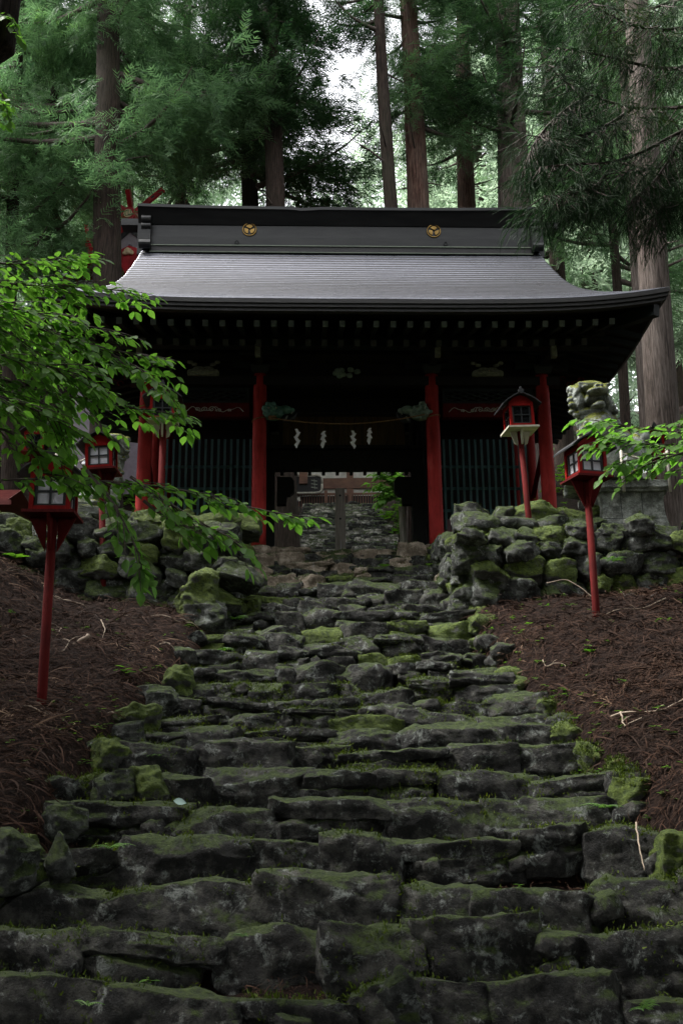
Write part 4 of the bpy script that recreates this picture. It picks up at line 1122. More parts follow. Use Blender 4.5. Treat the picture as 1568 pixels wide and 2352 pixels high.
# small eave corner + finial on the far left of that shrine
S2 = at(200, 575, 25.0); zg2 = float(H(S2.x, 25.6))
s2 = thing('side_shrine', 'small maroon shrine roof with a single finial, left of the big trunk', 'shrine', (S2.x, 25.0, zg2))
h2 = S2.z-zg2
m = MB(); m.box((.2, 1.2, h2/2-.35), (1.0, 1.6, h2-.7)); part(m, 'wall', M['shrine_dark'], s2)
m = MB()
for sg in (-1, 1):
    v = [(.2, 0, h2-.1), (.2+sg*.75, 0, h2-.42), (.2+sg*.75, 2.4, h2-.42), (.2, 2.4, h2-.1)]; m.add(np.array(v), [(0, 1, 2, 3) if sg > 0 else (3, 2, 1, 0)])
    m.beam((.2, -.03, h2-.14), (.2+sg*.78, -.03, h2-.47), .08, .12)
m.beam((.12, -.02, h2-.2), (-.05, -.02, h2+.75), .08, .16); m.tube([(.06, -.12, h2+.1), (.06, .1, h2+.1)], .09, 10)
part(m, 'roof', M['shrine_red'], s2)
m = MB(); m.prism([(-.5, h2-.52), (-.1, h2-.33), (-.14, h2-.45), (-.45, h2-.6)][::-1], .05, c=(0, -.1, 0)); part(m, 'cream_trim', M['cream'], s2)
# red roofed hut + red torii rail at far left
ht = at(20, 1140, 15.5); t = thing('red_roofed_hut', 'low hut with pinkish red ribbed roof at the left picture edge', 'hut', (ht.x-1.05, 15.5, float(H(ht.x, 15.5))))
zr = ht.z-float(H(ht.x, 15.5))
m = MB(); m.box((-.2, .9, zr/2-.1), (1.6, 1.5, max(.2, zr-.1))); part(m, 'wall', M['brownwood'], t)
m = MB(); m.add(np.array([(-1.3, 0, zr-.05), (1.05, 0, zr-.05), (.95, .9, zr+.35), (-1.3, .9, zr+.35)]), [(0, 1, 2, 3)]); m.add(np.array([(-1.3, 1.9, zr-.05), (1.05, 1.9, zr-.05), (.95, .9, zr+.35), (-1.3, .9, zr+.35)]), [(3, 2, 1, 0)])
for q in range(9): m.beam((-1.3, .9*q/9, zr-.045+.4*q/9), (1.05-.1*q/9, .9*q/9, zr-.045+.4*q/9), .03, .03)
m.box((-.1, 0, zr-.1), (2.4, .05, .08)); part(m, 'roof', M['tiles_red'], t)
b = at(1510, 1190, 16.8); tp = at(1501, 1052, 16.8); lantern(b, 0, post_h(b, tp), (0, 0), 'small distant red lantern behind the right stone pedestal, mostly hidden by leaves', paper=False)
b = at(73, 1200, 16.8); tp = at(70, 1045, 16.8); lantern(b, 0, post_h(b, tp), (0, 0), 'small distant red lantern at far left, glimpsed between the leaves', paper=False)

# ------------------------------------------------------------------ vegetation templates
def frond_template(nb=7, droop=.25, w=.05, seed=1):
    """a cedar spray: blades either side of a drooping axis of length 1 (quads)"""
    r = np.random.default_rng(seed); V = []; F = []
    def ax(t): return np.array([t, 0, -droop*t*t])
    def blade(p, d, L, w):
        d = d/np.linalg.norm(d); s = np.cross(d, [0, 0, 1.]); s /= np.linalg.norm(s)+1e-9
        s = s*math.cos(.6)+np.cross(d, s)*math.sin(r.uniform(-1, 1))*.6
        b = len(V)
        V.extend([p-s*w*.3, p+s*w*.3, p+d*L*.6+s*w*.55+np.array([0, 0, -.06*L]), p+d*L+np.array([0, 0, -.18*L])])
        # kite shaped blade
        F.append((b, b+1, b+2, b+3))
    for i in range(nb):
        t = (i+.3)/nb
        for sg in (-1, 1):
            d = np.array([.75, sg*r.uniform(.5, 1.0), r.uniform(-.45, .2)]); blade(ax(t), d, r.uniform(.26, .42)*(1.15-.5*t), w)
    blade(ax(.9), np.array([1, 0, -.4]), .3, w)
    return np.array(V), np.array(F)
FT = [frond_template(7, .25, .055, s) for s in (1, 2)]
FTF = frond_template(4, .3, .13, 5)
def cedar_branches(r, base, top, H0, H1, L0, L1, nbr, trunk_fn):
    """list of branch polylines (n,6,3)"""
    out = []
    for i in range(nbr):
        f = (i+r.uniform(0, 1))/nbr; h = H0+(H1-H0)*f; a = r.uniform(0, 2*PI)
        L = (L0+(L1-L0)*f**.9)*r.uniform(.6, 1.15); s = np.linspace(0, 1, 6)
        o = trunk_fn(h); dr = r.uniform(.15, .5)
        rad = L*s; z = -dr*L*s*(1-.2*s)*1.0+.28*L*s**3+r.uniform(0, .25)*L*s
        wob = r.normal(0, .1)*L*s**2
        P = np.stack([o[0]+rad*math.cos(a)-wob*math.sin(a), o[1]+rad*math.sin(a)+wob*math.cos(a), o[2]+z], 1)
        out.append((P, L))
    return out
def make_tree(name, label, base, lean_top, rad0, rad1, Ht, H0, H1, L0, L1, nbr, dens, bark, leaf, seed, group=None, spray=.55, far=False, stubs=4, sides=14):
    """base: world point; lean_top: xy offset at height Ht"""
    r = np.random.default_rng(seed)
    t = thing(name, label, 'tree', base, 0, group)
    wob = r.normal(0, .05, 4)
    def tf(h):
        f = h/Ht
        return np.array([lean_top[0]*f+wob[0]*math.sin(f*7+wob[1]*40), lean_top[1]*f+wob[2]*math.sin(f*6+1), h])
    hs = np.concatenate([[-1.0, 0, .3, .8], np.linspace(1.6, Ht, 16)])
    rr = rad1+(rad0-rad1)*(1-np.clip(hs, 0, Ht)/Ht)**.9; rr[:4] *= [1.5, 1.35, 1.15, 1.05]
    m = MB(); m.tube([tf(h) for h in hs], rr, sides)
    V = m.V[0]; ang = np.arctan2(V[:, 1], V[:, 0]); V += np.stack([np.cos(ang), np.sin(ang), 0*ang], 1)*(rad0*.035*np.sin(ang*7+V[:, 2]*.3)+rad0*.02*np.sin(ang*13+V[:, 2]))[:, None]
    part(m, 'trunk', bark, t, True)
    br = cedar_branches(r, None, None, H0, H1, L0, L1, nbr, tf)
    m = MB()
    for P, L in br: m.tube(P, np.linspace(.045+.016*L, .010, 6), 5, caps=False)
    for q in range(stubs):   # dead snags on the bare trunk
        h = r.uniform(.35, 1)*H0; a = r.uniform(0, 6.28); L = r.uniform(.4, 1.6); o = tf(h)
        m.tube([o, o+np.array([math.cos(a)*L*.5, math.sin(a)*L*.5, .15*L]), o+np.array([math.cos(a)*L, math.sin(a)*L, r.uniform(-.3, .5)*L])], [.04, .025, .006], 5, caps=False)
    part(m, 'branches', M['branchbark'], t, True)
    pos = []; X_ = []; Z_ = []; S_ = []
    for P, L in br:
        n = max(4, int(dens*L)); nc = max(3, int(n/11)); uc = np.clip(r.beta(1.6, 1.0, nc), .15, 1)*5; ci = r.integers(0, nc, n)
        oc = r.normal(size=(nc, 3))*np.array([1, 1, .35])*(L*.17); u = np.clip(uc[ci]+r.normal(0, .12, n), .1, 5)
        i0 = np.minimum(u.astype(int), 4); fr = (u-i0)[:, None]
        p = P[i0]*(1-fr)+P[i0+1]*fr; tg = P[i0+1]-P[i0]; tg /= np.linalg.norm(tg, axis=1)[:, None]
        spread = L*.20*(1.1-u/5*.6)
        p = p+oc[ci]+r.normal(size=(n, 3))*np.array([1, 1, .55])*.17*(spray/.55)-np.array([0, 0, 1])*np.abs(r.normal(size=(n, 1)))*.18
        d = tg*.9+r.normal(size=(n, 3))*.55+np.array([0, 0, -.28])
        pos.append(p); X_.append(d); Z_.append(np.array([0, 0, 1.])+r.normal(size=(n, 3))*.35); S_.append(spray*r.uniform(.6, 1.25, n))
    pos = np.concatenate(pos); X_ = np.concatenate(X_); Z_ = np.concatenate(Z_); S_ = np.concatenate(S_)
    tv, tf_ = FTF if far else FT[seed % 2]
    m = scatter(tv, tf_, pos, X_, Z_, S_)
    part(m, 'crown', leaf, t)
    return t
def trunk_tree(pxa, pya, pxb, pyb, Yd, wpx, label, bark, leaf, Hx=9, crown0=9, L0=3.2, nbr=46, dens=22, seed=1, name='cedar_tree', grp='cedar trees behind the gate', **kw):
    """trunk whose axis passes through two photo points at depth Yd"""
    A = at(pxa, pya, Yd); B = at(pxb, pyb, Yd)
    k = (B.x-A.x)/(B.z-A.z)
    zg = float(H(A.x, Yd)); bx = A.x-k*(A.z-zg)
    if abs(bx) > 30: bx = A.x
    Ht = max(24, B.z-zg+8)
    dep = Yd*math.cos(PITCH)+A.z*math.sin(PITCH); rad = wpx/2*dep/FPX
    ha = A.z-zg
    r0 = rad/(1-.5*ha/Ht)
    zc0 = crown0-zg
    return make_tree(name, label, (bx, Yd, zg), (k*Ht, 0), r0, r0*.42, Ht, zc0, Ht-.5, L0, 1.2, nbr, dens, bark, leaf, seed, grp, **kw)

B_, C_ = M['bark_dark'], M['cedar_a']
# named trunks of the photograph : (x,y)->(x,y), depth, width px
trunk_tree(246, 620, 250, 200, 22.5, 66, 'large dark trunked cedar rising left of the gate roof, with heavy crooked boughs', M['bark_dark'], M['cedar_a'], crown0=15.2, L0=4.6, nbr=44, dens=60, seed=11, spray=.6, stubs=8)
trunk_tree(207, 560, 213, 380, 31, 26, 'slim pale trunk just left of the large dark cedar', M['bark_pale'], M['cedar_a'], crown0=19, L0=3.2, nbr=40, dens=40, seed=12)
trunk_tree(575, 470, 572, 250, 28, 38, 'dark cedar behind the roof ridge, left of centre, with dense drooping crown', M['bark_black'], M['cedar_b'], crown0=17.5, L0=4.2, nbr=46, dens=70, seed=13, spray=.65)
trunk_tree(958, 475, 940, 60, 26, 52, 'tall reddish cedar trunk leaning slightly left behind the roof ridge', M['bark_red'], M['cedar_a'], crown0=18.2, L0=2.0, nbr=56, dens=46, seed=16, stubs=7)
trunk_tree(1072, 475, 1066, 100, 29, 42, 'dark red trunked cedar right of the tall reddish one', M['bark_red'], M['cedar_b'], crown0=19.5, L0=2.5, nbr=34, dens=48, seed=17)
trunk_tree(1180, 475, 1166, 60, 27, 74, 'wide pale barked cedar trunk above the right end of the ridge', M['bark_pale'], M['cedar_b'], crown0=18.5, L0=3.0, nbr=44, dens=40, seed=18, stubs=8)
trunk_tree(1275, 560, 1255, 150, 33, 34, 'thin brown trunk right of the wide pale one', M['bark_dark'], M['cedar_a'], crown0=17, L0=2.8, nbr=36, dens=40, seed=19)
trunk_tree(1532, 1100, 1470, 200, 18.6, 78, 'large grey brown cedar trunk at the right edge, leaning left', M['bark_pale'], M['cedar_b'], crown0=17.5, L0=2.4, nbr=26, dens=45, seed=20, stubs=8)
trunk_tree(1478, 950, 1440, 300, 25, 26, 'pale slim trunk seen left of the large right edge cedar', M['bark_pale'], M['cedar_a'], crown0=14.5, L0=2.6, nbr=36, dens=45, seed=21)
trunk_tree(1428, 950, 1400, 400, 28, 24, 'dark slim trunk behind the eave tip at right', M['bark_dark'], M['cedar_a'], crown0=14, L0=3, nbr=36, dens=45, seed=22)
trunk_tree(652, 1140, 634, 470, 24.6, 58, 'dark cedar trunk beside the upper stairway, seen at the left of the gate opening', M['bark_dark'], M['cedar_b'], crown0=17.2, L0=2.1, nbr=50, dens=56, seed=23)
trunk_tree(938, 1150, 900, 470, 23.6, 42, 'brown cedar trunk on the right bank of the upper stairway, seen in the gate opening', M['bark_dark'], M['cedar_b'], crown0=19.5, L0=1.4, nbr=26, dens=36, seed=24)
trunk_tree(120, 600, 125, 300, 26, 24, 'dark thin cedar near the left edge behind the leafy branches', M['bark_dark'], M['cedar_a'], crown0=12.5, L0=3.0, nbr=50, dens=52, seed=25)
trunk_tree(30, 700, 35, 300, 24, 30, 'cedar at the far left edge behind the leaves', M['bark_dark'], M['cedar_a'], crown0=12, L0=3.4, nbr=50, dens=52, seed=26)
trunk_tree(420, 470, 425, 200, 33, 26, 'middle distance cedar between the big left trunk and the dark crowned one', M['bark_dark'], M['cedar_a'], crown0=20, L0=3.4, nbr=46, dens=46, seed=27)

# far trees : four models, copied
fars = []
for q in range(4):
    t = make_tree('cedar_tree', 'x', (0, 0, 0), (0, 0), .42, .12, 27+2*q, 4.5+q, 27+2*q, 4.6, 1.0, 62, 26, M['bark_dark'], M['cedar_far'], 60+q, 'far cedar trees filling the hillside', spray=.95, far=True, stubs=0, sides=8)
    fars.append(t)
def copy_tree(t):
    c = t.copy(); COL.objects.link(c)
    for ch in list(t.children):
        d = ch.copy(); COL.objects.link(d); d.parent = c
    return c
rr = np.random.default_rng(77)
FS = []
for row, (yd, xs0, xs1, nn) in enumerate([(42, -22, 24, 6), (52, -30, 32, 9), (66, -40, 42, 11), (31, 11, 26, 3), (32, -26, -12, 3)]):
    for i in range(nn):
        x = xs0+(xs1-xs0)*(i+.5)/nn+rr.normal(0, .8); y = yd+rr.normal(0, 1.6)
        if abs(x) < 9 and y < 45: continue
        if -5.0 < x/y*40 < 2.0 and yd > 39: continue   # the bright gap above the ridge
        FS.append((x, y))
dist_word = ['near', 'middle', 'far']
used = 0
for i, (x, y) in enumerate(FS):
    t = fars[i] if i < 4 else copy_tree(fars[int(rr.integers(0, 4))])
    t.location = (x, y, float(H(x, y))-.3); t.rotation_euler = (0, 0, rr.uniform(0, 6.28)); s = rr.uniform(.85, 1.15); t.scale = (s, s, s*rr.uniform(.95, 1.1))
    side = 'left' if x < 0 else 'right'
    t['label'] = 'pale green conifer filling the %s side of the distant hillside forest' % side
# unseen trees beside and behind the viewer, added to shade the lower stair
for i, (x, y, s) in enumerate([(-8.8, -1.2, 1.0), (7.0, .5, 1.0), (-4.5, -3, 1.1), (3.5, -5.5, 1.1), (14, 7, .9), (-15, 9, .8), (0, -9, 1.1), (-9.5, -3, 1), (9, -6, 1), (-2.5, -1.5, 1), (2.2, -2.2, 1.05), (4.8, -1.2, 1.0), (.6, -2.6, 1.05), (-4.6, -.8, 1.0), (2.6, -4.2, 1.0), (-7.5, -5, 1), (-18, 18, 1), (18, 16, 1), (-21, 25, 1), (-5, -12, .62), (0, -12.5, .6), (5, -12, .62), (-10, -9, .6), (10, -10, .62), (-13, -3, .6), (13, -2, .6), (-2.5, -10, .55), (3, -9.5, .55), (-16, 3, .62), (16, 4, .62), (7.5, -8, .5), (-7.5, -8, .5)]):
    t = make_tree('cedar_tree', 'unseen cedar added beside the lower stairway for its shade', (x, y, float(H(x, y))), (0, 0), .34, .08, 16*s, 8.3, 16*s, 5.6, 2.8, 60, 62, M['bark_dark'], M['cedar_b'], 200+i, 'unseen cedars added to shade the lower stair', spray=.9, far=True, stubs=0, sides=10) if i < 3 else copy_tree(near3[i % 3])
    if i < 3:
        near3 = (near3 if i else [])+[t]
    else: t.location = (x, y, float(H(x, y))); t.rotation_euler = (0, 0, i*1.3); q_ = .52 if s < .7 else 1; t.scale = (.85 if s < .7 else 1, .85 if s < .7 else 1, q_ if s > .7 else 1)
    t['label'] = 'low spreading cedar added out of view %s, its crown shading the path' % ('left of the lower stairway' if x < 0 else 'right of the lower stairway')
# far hillside wood that reads as one mass
def leaf_mass(name, n, xr, yr, zr, leaf, scale, seed, keep=None):
    r = np.random.default_rng(seed)
    x = r.uniform(*xr, n); y = r.uniform(*yr, n); z = H(x, y)+r.uniform(*zr, n)
    cl = np.sin(x*.9+z*.7)+np.sin(x*.43-z*1.1+2)+np.sin(y*.6+x*1.7)+np.sin(z*1.9+x*.5)
    k = cl > -.4
    if keep is not None: k &= keep(x, y, z)
    P = np.stack([x, y, z], 1)[k]; n = len(P)
    m = scatter(*FTF, P, r.normal(size=(n, 3))+np.array([0, 0, -.5]), np.array([0, 0, 1.])+r.normal(size=(n, 3))*.4, scale*r.uniform(.6, 1.3, n))
    o = m.build(name, leaf); o['kind'] = 'stuff'; tag(o, 'far pale green forest on the hillside behind everything', 'forest'); return o
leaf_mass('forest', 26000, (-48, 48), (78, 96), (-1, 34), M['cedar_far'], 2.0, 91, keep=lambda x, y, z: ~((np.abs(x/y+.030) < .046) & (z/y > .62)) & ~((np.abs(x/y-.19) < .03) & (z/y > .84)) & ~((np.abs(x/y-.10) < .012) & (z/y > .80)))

# ------------------------------------------------------------------ near right cedar boughs
def tuft_template(nb=16, seed=3):
    r = np.random.default_rng(seed); V = []; F = []
    for i in range(nb):
        t = r.uniform(0, 1); p = np.array([t, 0, -.2*t*t]); d = np.array([.9, r.uniform(-.7, .7), r.uniform(-.75, .3)]); d /= np.linalg.norm(d)
        L = r.uniform(.25, .5); w = .007; s = np.cross(d, r.normal(size=3)); s /= np.linalg.norm(s); k = np.array([0, 0, -.12*L])
        b = len(V); V.extend([p-s*w, p+s*w, p+d*L*.55+s*w+k*.3, p+d*L*.55-s*w+k*.3, p+d*L+k+s*w*.2, p+d*L+k-s*w*.2])
        F.append((b, b+1, b+2, b+3)); F.append((b+3, b+2, b+4, b+5))
    return np.array(V), np.array(F)
TT = tuft_template()
bx, by = 8.6, 8.2
nt_ = thing('cedar_tree', 'near cedar whose long drooping boughs hang in from the top right', 'tree', (bx, by, float(H(bx, by))))
m = MB(); zb = float(H(bx, by)); m.tube([(0, 0, -.5), (0, 0, .5), (.1, 0, 6), (.15, 0, 14)], [.5, .42, .33, .2], 14); part(m, 'trunk', M['bark_dark'], nt_, True)
BR = [ # (list of px, depth start, depth end)
 ([(1700, 215), (1568, 248), (1450, 250), (1360, 222), (1290, 185), (1260, 150)], 8.2, 7.2),
 ([(1700, 240), (1568, 298), (1470, 352), (1400, 375), (1320, 376), (1240, 384)], 8.0, 7.0),
 ([(1720, 300), (1600, 350), (1520, 380), (1440, 400), (1370, 415), (1310, 430)], 8.3, 7.6),
 ([(1650, -40), (1568, -10), (1500, 20), (1420, 25), (1350, 5)], 7.6, 7.0),
 ([(1700, 60), (1600, 60), (1520, 70), (1450, 60), (1370, 20), (1330, -20)], 7.4, 6.6),
 ([(1450, 250), (1400, 285), (1340, 310), (1280, 322), (1210, 310)], 7.8, 7.1),
 ([(1350, 222), (1300, 250), (1255, 290), (1225, 330), (1205, 380)], 7.6, 7.2),
 ([(1400, 388), (1370, 430), (1335, 440), (1290, 450), (1250, 450)], 7.5, 7.0),
 ([(1568, 298), (1540, 360), (1500, 420), (1450, 460)], 7.8, 7.4),
 ([(1600, 150), (1540, 160), (1470, 150), (1400, 130), (1340, 120), (1280, 110)], 7.6, 7.0),
 ([(1680, 420), (1600, 430), (1540, 450), (1500, 500)], 7.8, 7.5),
]
m = MB(); pos = []; X_ = []; Z_ = []; S_ = []
r = np.random.default_rng(5)
def smooth_poly(P, n):
    P = np.array([tuple(p) for p in P]); t = np.linspace(0, len(P)-1, n); out = np.stack([np.interp(t, range(len(P)), P[:, i]) for i in range(3)], 1)
    for _ in range(max(1, n//8)): out[1:-1] = (out[:-2]+2*out[1:-1]+out[2:])/4
    return out
for P, d0, d1 in BR:
    W = [at(px, py, d0+(d1-d0)*i/(len(P)-1)) for i, (px, py) in enumerate(P)]
    S = smooth_poly(W, 28); m.tube(S, np.linspace(.020, .005, 28), 5, caps=False)
    for j in range(2, 28, 1):
        for q in range(2):
            o = S[j]; tg = S[min(j+1, 27)]-S[j-1]; tg /= np.linalg.norm(tg); sd = np.cross(tg, [0, 0, 1.]); sg = 1 if (j+q) % 2 else -1
            L = r.uniform(.22, .5)*(1.1-.5*j/28); d = tg*r.uniform(.3, .8)+sd*sg*r.uniform(.3, 1)+np.array([0, 0, r.uniform(-.75, .05)]); d /= np.linalg.norm(d)
            tw = np.array([o, o+d*L*.5+[0, 0, -.03], o+d*L+[0, 0, -.12*L]]); m.tube(tw, [.006, .004, .002], 4, caps=False)
            for k in range(int(7*L/.4)):
                u = r.uniform(.05, 1); p = tw[0]*(1-u)+tw[2]*u
                pos.append(p); X_.append(d+r.normal(size=3)*.5+np.array([0, 0, -.35])); Z_.append([0, 0, 1.]+r.normal(size=3)*.3); S_.append(r.uniform(.16, .30))
part(m, 'boughs', M['branchbark'], nt_, True, off=nt_.location)
m = scatter(*TT, np.array(pos), np.array(X_), np.array(Z_), np.array(S_))
part(m, 'needle_sprays', M['cedar_near'], nt_, off=nt_.location)

# ------------------------------------------------------------------ broad leaved trees in the foreground
def leaf_template():
    prof_ = [(0, 0), (.18, .20), (.38, .30), (.6, .27), (.82, .13), (1.0, .0)]
    V = []; F = []
    for i, (x, w) in enumerate(prof_): V += [(x, -w, .10*w-.10*x*x), (x, 0, -.10*x*x-.03), (x, w, .10*w-.10*x*x)]
    for i in range(5):
        a = i*3; F += [(a, a+3, a+4, a+1), (a+1, a+4, a+5, a+2)]
    return np.array(V, float), np.array(F)
LT = leaf_template()
def leafy(name, label, tbase, sprays, seed, leafmat, size=.059, tr=.07):
    r = np.random.default_rng(seed); t = thing(name, label, 'tree', tbase)
    B = MB(); pos = []; X_ = []; Z_ = []; S_ = []
    def leafrow(S, n, jitter=.0, l0=1.0):
        """alternate leaves along a twig"""
        k = len(S)
        for j in range(n):
            u = (j+.6)/n*(k-1); i = min(int(u), k-2); p = S[i]*(1-(u-i))+S[i+1]*(u-i); tg = S[i+1]-S[i]; tg /= np.linalg.norm(tg)+1e-9
            sd = np.cross(tg, [0, 0, 1.]); sd /= np.linalg.norm(sd)+1e-9; sg = 1 if j % 2 else -1
            d = tg*r.uniform(.35, .8)+sd*sg*r.uniform(.6, 1.0)+np.array([0, 0, r.uniform(-.55, .15)]); d /= np.linalg.norm(d)
            pos.append(p+d*.012); X_.append(d); Z_.append(np.array([0, -.25, 1.])+r.normal(size=3)*.33); S_.append(size*l0*r.uniform(.65, 1.25))
        tg = S[-1]-S[-2]; pos.append(S[-1]); X_.append(tg/np.linalg.norm(tg)+np.array([0, 0, -.3])); Z_.append(np.array([0, -.2, 1.])+r.normal(size=3)*.2); S_.append(size*l0*1.2)
    for (P, d0, d1, dens, side) in sprays:
        B = MB()
        W = [at(px, py, d0+(d1-d0)*i/(len(P)-1)) for i, (px, py) in enumerate(P)]
        L = sum((W[i+1]-W[i]).length for i in range(len(W)-1)); n = max(8, int(L/.06)); S = smooth_poly(W, n)
        B.tube(S, np.linspace(.009, .0022, n), 5, caps=False); leafrow(S, int(L/.045))
        ns = int(L*side*(2.4 if len(sprays) > 10 else 1.7))
        for j in range(ns):
            u = r.uniform(.05, .97)*(n-1); i = min(int(u), n-2); o = S[i]; tg = S[i+1]-S[i]; tg /= np.linalg.norm(tg); sd = np.cross(tg, [0, 0, 1.]); sg = 1 if j % 2 else -1
            l = r.uniform(.18, .5)*(1.15-.6*u/n)*dens; d = tg*r.uniform(.55, 1)+sd*sg*r.uniform(.3, .9)+np.array([0, 0, r.uniform(-.3, .12)]); d /= np.linalg.norm(d)
            k = max(4, int(l/.05)); tw = np.array([o+d*l*q/(k-1)+np.array([0, 0, -.16*l*(q/(k-1))**2]) for q in range(k)])
            B.tube(tw, np.linspace(.0035, .0014, k), 4, caps=False); leafrow(tw, max(3, int(l/.042)))
        part(B, 'branch', M['branchbark'], t, True, off=t.location)
    m = scatter(*LT, np.array(pos), np.array(X_), np.array(Z_), np.array(S_))
    o = part(m, 'leaves', leafmat, t, True, off=t.location)
    return t
LB = leafy('broadleaf_tree', 'bright green leafy branches reaching in from the left edge in front of the gate', (-4.6, 4.4, float(H(-4.6, 4.4))), [
 ([(-260, 600), (-140, 640), (-20, 690), (60, 760), (150, 800)], 5.0, 5.3, 1.0, 14),
 ([(-260, 800), (-140, 860), (-20, 880), (60, 930), (150, 980)], 5.0, 5.3, 1.0, 14),
 ([(-260, 800), (-140, 850), (-20, 900), (60, 930), (120, 960)], 4.6, 4.9, 1.0, 14),
 ([(-260, 700), (-140, 700), (-20, 740), (60, 800), (210, 850)], 4.6, 4.9, 1.0, 14),
 ([(-260, 560), (-60, 600), (60, 610), (140, 600), (205, 585)], 4.8, 5.2, .8, 13),
 ([(-260, 600), (-80, 640), (60, 655), (180, 660), (300, 668)], 4.6, 5.2, .8, 14),
 ([(-260, 640), (-60, 690), (80, 720), (190, 745), (290, 780)], 4.4, 4.9, .9, 13),
 ([(-260, 700), (-80, 725), (60, 745), (200, 790), (310, 815), (378, 822)], 4.7, 5.0, .9, 14),
 ([(200, 790), (290, 830), (350, 862), (392, 900)], 4.95, 4.8, .6, 12),
 ([(-260, 760), (-60, 800), (60, 830), (150, 850), (220, 880)], 4.5, 4.7, .9, 14),
 ([(-260, 820), (-80, 850), (80, 895), (200, 920), (320, 940), (436, 955)], 4.8, 5.1, .8, 13),
 ([(-260, 850), (-60, 890), (60, 930), (120, 960), (160, 985)], 4.3, 4.6, .7, 13),
 ([(-260, 920), (-60, 960), (40, 1000), (110, 1040), (150, 1075)], 4.2, 4.6, .45, 9),
 ([(60, 1075), (180, 1102), (320, 1112), (440, 1128), (540, 1158), (640, 1180), (735, 1190)], 4.6, 5.0, .46, 12),
 ([(300, 1095), (380, 1150), (440, 1190), (520, 1230), (580, 1275)], 4.6, 4.7, .55, 12),
 ([(200, 1080), (260, 1150), (290, 1210), (320, 1270), (330, 1330)], 4.5, 4.4, .5, 12),
 ([(330, 1150), (390, 1200), (450, 1215), (520, 1225)], 4.6, 4.7, .5, 11),
 ([(-260, 700), (-120, 760), (0, 800), (90, 850), (150, 930)], 5.2, 5.6, 1.0, 15),
 ([(-260, 560), (-120, 640), (0, 700), (100, 740), (180, 800)], 5.4, 5.8, 1.0, 15),
 ([(-200, 1090), (-60, 1110), (40, 1100), (120, 1100), (180, 1110)], 4.9, 5.0, .35, 9),
], 3, M['leafgreen'])
m = MB(); zb = float(H(-4.6, 4.4)); m.tube([(0, 0, -.3), (.1, 0, .8), (.3, .1, 2.0), (.25, .2, 3.6), (.5, .2, 5)], [.11, .10, .085, .06, .02], 10)
for pz, tx, ty, tz in ((1.0, -260, 640, 0), (1.6, -260, 760, 0), (2.0, -260, 900, 0), (.7, -260, 940, 0)):
    e = at(tx, ty, 4.6)-LB.location; m.tube([(.15, .05, pz), (e.x*.5, e.y*.5, (pz+e.z)/2+.1), tuple(e)], [.04, .03, .012], 7, caps=False)
part(m, 'trunk', M['branchbark'], LB, True)
RB = leafy('broadleaf_tree', 'green leafy branch reaching in from the right edge in front of the lion statue', (5.0, 5.6, float(H(5, 5.6))), [
 ([(1850, 960), (1700, 985), (1568, 995), (1470, 985), (1390, 968), (1325, 962)], 6.0, 5.6, .55, 11),
 ([(1850, 990), (1700, 1010), (1568, 1020), (1480, 1022), (1420, 1010), (1385, 1005)], 5.9, 5.5, .55, 12),
 ([(1850, 1010), (1700, 1030), (1568, 1040), (1480, 1050), (1430, 1060), (1400, 1068)], 6.1, 5.7, .55, 12),
 ([(1568, 1040), (1500, 1060), (1460, 1080), (1430, 1100)], 5.8, 5.7, .4, 10),
 ([(1850, 980), (1700, 975), (1600, 972), (1520, 975)], 6.3, 6.1, .7, 13),
 ([(1800, 1040), (1680, 1050), (1600, 1060), (1540, 1085)], 5.9, 5.8, .5, 10),
], 4, M['leafgreen'])
m = MB(); m.tube([(0, 0, -.3), (-.1, 0, .8), (-.2, .1, 2.0), (-.25, .1, 3.4)], [.08, .07, .055, .02], 10)
for pz, ty in ((1.2, 960), (1.4, 1010)):
    e = at(1850, ty, 6.0)-RB.location; m.tube([(-.15, .05, pz), (e.x*.5, e.y*.5, (pz+e.z)/2), tuple(e)], [.03, .02, .012], 7, caps=False)
part(m, 'trunk', M['branchbark'], RB, True)
# top-left hanging shoots and sapling behind the gate
TL = leafy('broadleaf_tree', 'near shaded tree at the top left corner with hanging yellow green leaves', (-4.3, 7.2, float(H(-4.3, 7.2))), [
 ([(-80, 40), (0, 30), (30, 40), (45, 90)], 7.2, 7.0, .4, 8), ([(-80, 160), (-20, 180), (10, 220), (22, 280)], 7.2, 7.0, .4, 8), ([(-100, 260), (-40, 270), (0, 250), (15, 240)], 7.2, 7.0, .4, 8)], 8, M['leafgreen'], .07)
m = MB(); e = at(0, 100, 7.2)-TL.location; m.tube([(-.6, 0, -.3), (-.5, 0, 2), (-.35, 0, 4), tuple(e), (e.x+.1, e.y, e.z+2)], [.18, .17, .15, .14, .1], 12); part(m, 'trunk', M['bark_dark'], TL, True)
GS = leafy('sapling', 'sunlit pale green sapling beside the trunk in the right of the gate opening', (at(900, 1160, 23).x+.3, 23.2, float(H(at(900, 1160, 23).x, 23.2))), [
 ([(925, 1150), (915, 1120), (895, 1100), (870, 1085)], 23, 22.8, 1.2, 12), ([(925, 1150), (905, 1130), (885, 1120), (870, 1112)], 23, 22.8, 1.2, 12), ([(925, 1160), (910, 1145), (895, 1138), (882, 1145)], 23, 22.8, 1, 12), ([(930, 1120), (915, 1095), (900, 1080), (885, 1070)], 23, 22.9, 1.2, 12)], 9, M['leafgreen'], .15)
m = MB(); m.tube([(0, 0, -.2), (.05, 0, 1.2), (.1, 0, 2.6)], [.03, .025, .01], 6); part(m, 'stem', M['branchbark'], GS, True)

